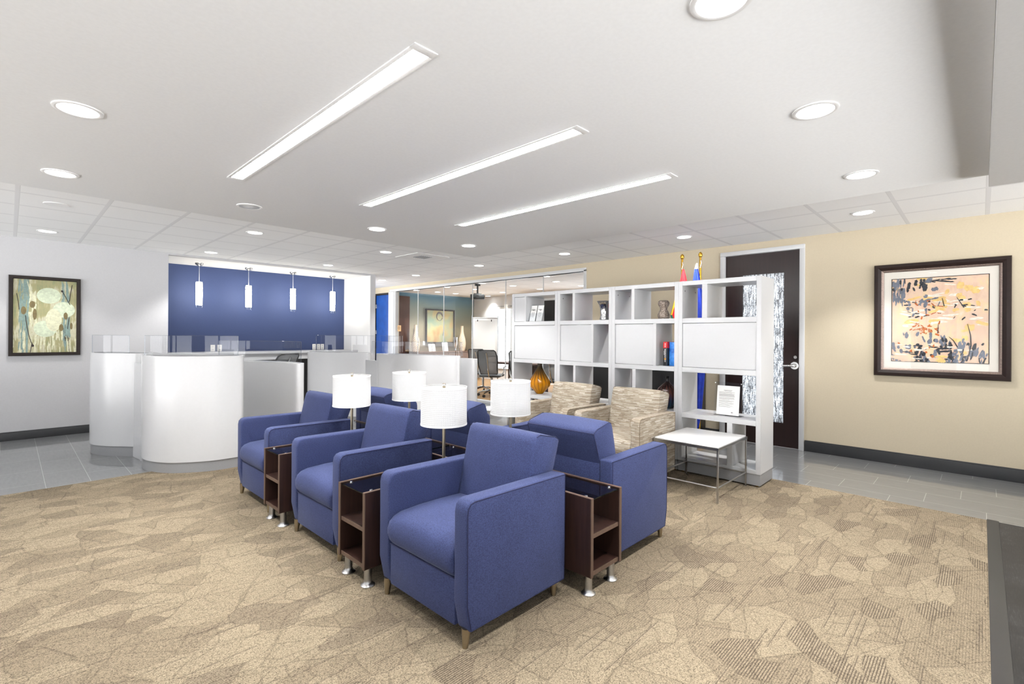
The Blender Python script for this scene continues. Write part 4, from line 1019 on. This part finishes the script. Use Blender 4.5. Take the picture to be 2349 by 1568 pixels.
t = obj('vase', M().lathe([(.001, 0), (.03, 0), (.035, .02), (.022, .06), (.05, .14), (.075, .22), (.082, .42), (.078, .42), (.06, .2), (.001, .15)], n=30), 'silver_glaze', loc=(9.58, 11.70, ZT), sharp=60)
tag(t, 'tall silver vase on the credenza beside the right spiral vase', 'vase')
t = thing('document_stand', 'small printed notice in a clear stand on the credenza', 'document', (9.19, 11.68, ZT)); obj('page', M().prism([(0, 0), (.004, 0), (.054, .27), (.05, .27)], 'x', -.105, .105), 'paper', t)
obj('acrylic_frame', M().prism([(-.004, 0), (-.002, 0), (.048, .285), (.046, .285)], 'x', -.115, .115), 'acrylic', t)
t = thing('brochure_holder', 'stand with two white leaflets on the credenza', 'brochure stand', (8.70, 11.68, ZT))
for x in (-.12, .01): obj('leaflet', M().prism([(0, 0.004), (.005, .004), (.055, .22), (.05, .22)], 'x', x, x+.11), 'paper', t)
obj('acrylic_stand', M().prism([(.006, 0), (.009, 0), (.062, .235), (.058, .235)], 'x', -.13, .13), 'acrylic', t)
# small wall fittings
t = thing('wall_dispenser', 'small chrome dispenser on the grasscloth wall', 'dispenser', (8.30, 11.995, 1.48)); obj('housing', M().box((-.05, -.05, -.10), (.05, 0, .10), .02, 3), 'chrome', t); obj('face_plate', M().box((-.03, -.056, -.06), (.04, -.05, .07), .003), 'white_plastic', t)
for x, z, lab in ((8.32, 1.13, 'white light switch on the grasscloth wall below the dispenser'), (8.62, 1.14, 'white wall plate on the grasscloth wall left of the ring painting')):
    t = thing('wall_switch', lab, 'switch', (x, 11.997, z)); obj('cover_plate', M().box((-.04, -.008, -.06), (.04, 0, .06), .003), 'white_plastic', t); obj('rocker', M().box((-.014, -.012, -.03), (.014, -.008, .03), .002, 1), 'trim_grey', t)
t = thing('room_sign', 'small tan room sign on the glass partition edge', 'sign', (XW+.008, 10.42, 1.545), -PI/2); obj('plaque', M().box((-.075, -.012, -.075), (.075, 0, .075), .006), 'tan_plaque', t)
m = M()
for i, w_ in enumerate((.09, .11, .07)): m.box((-w_/2, -.0135, .03-i*.03), (w_/2, -.012, .04-i*.03))
obj('sign_print', m, 'frame_brown', t)

# ------------------------------------------------------------------ world and view
wd_ = bpy.data.worlds.new('daylight'); sc.world = wd_; wd_.use_nodes = True
bg = wd_.node_tree.nodes['Background']; bg.inputs[1].default_value = 13.0
_n = wd_.node_tree.nodes; _l = wd_.node_tree.links      # bright lower half added to light the ceiling; upper half nearly dark
_tc = _n.new('ShaderNodeTexCoord'); _sx = _n.new('ShaderNodeSeparateXYZ'); _r = _n.new('ShaderNodeValToRGB'); _ma = _n.new('ShaderNodeMath'); _ma.operation = 'MULTIPLY_ADD'; _ma.inputs[1].default_value = .5; _ma.inputs[2].default_value = .5
_l.new(_tc.outputs['Generated'], _sx.inputs[0]); _l.new(_sx.outputs[2], _ma.inputs[0]); _l.new(_ma.outputs[0], _r.inputs[0]); _l.new(_r.outputs[0], bg.inputs[0])
_e = _r.color_ramp.elements; _e[0].position = .46; _e[0].color = (1, 1, 1, 1); _e[1].position = .54; _e[1].color = (.03, .032, .036, 1)
sc.view_settings.view_transform = 'Standard'; sc.view_settings.look = 'None'; sc.view_settings.gamma = 1; sc.view_settings.use_curve_mapping = False
sc.view_settings.exposure = -.24
cy = sc.cycles
cy.use_denoising = True; cy.max_bounces = 7; cy.diffuse_bounces = 4; cy.glossy_bounces = 3; cy.transmission_bounces = 5; cy.transparent_max_bounces = 14
cy.sample_clamp_indirect = 6; cy.caustics_reflective = False; cy.caustics_refractive = False
cy.use_adaptive_sampling = True; cy.adaptive_threshold = .08; cy.adaptive_min_samples = 16
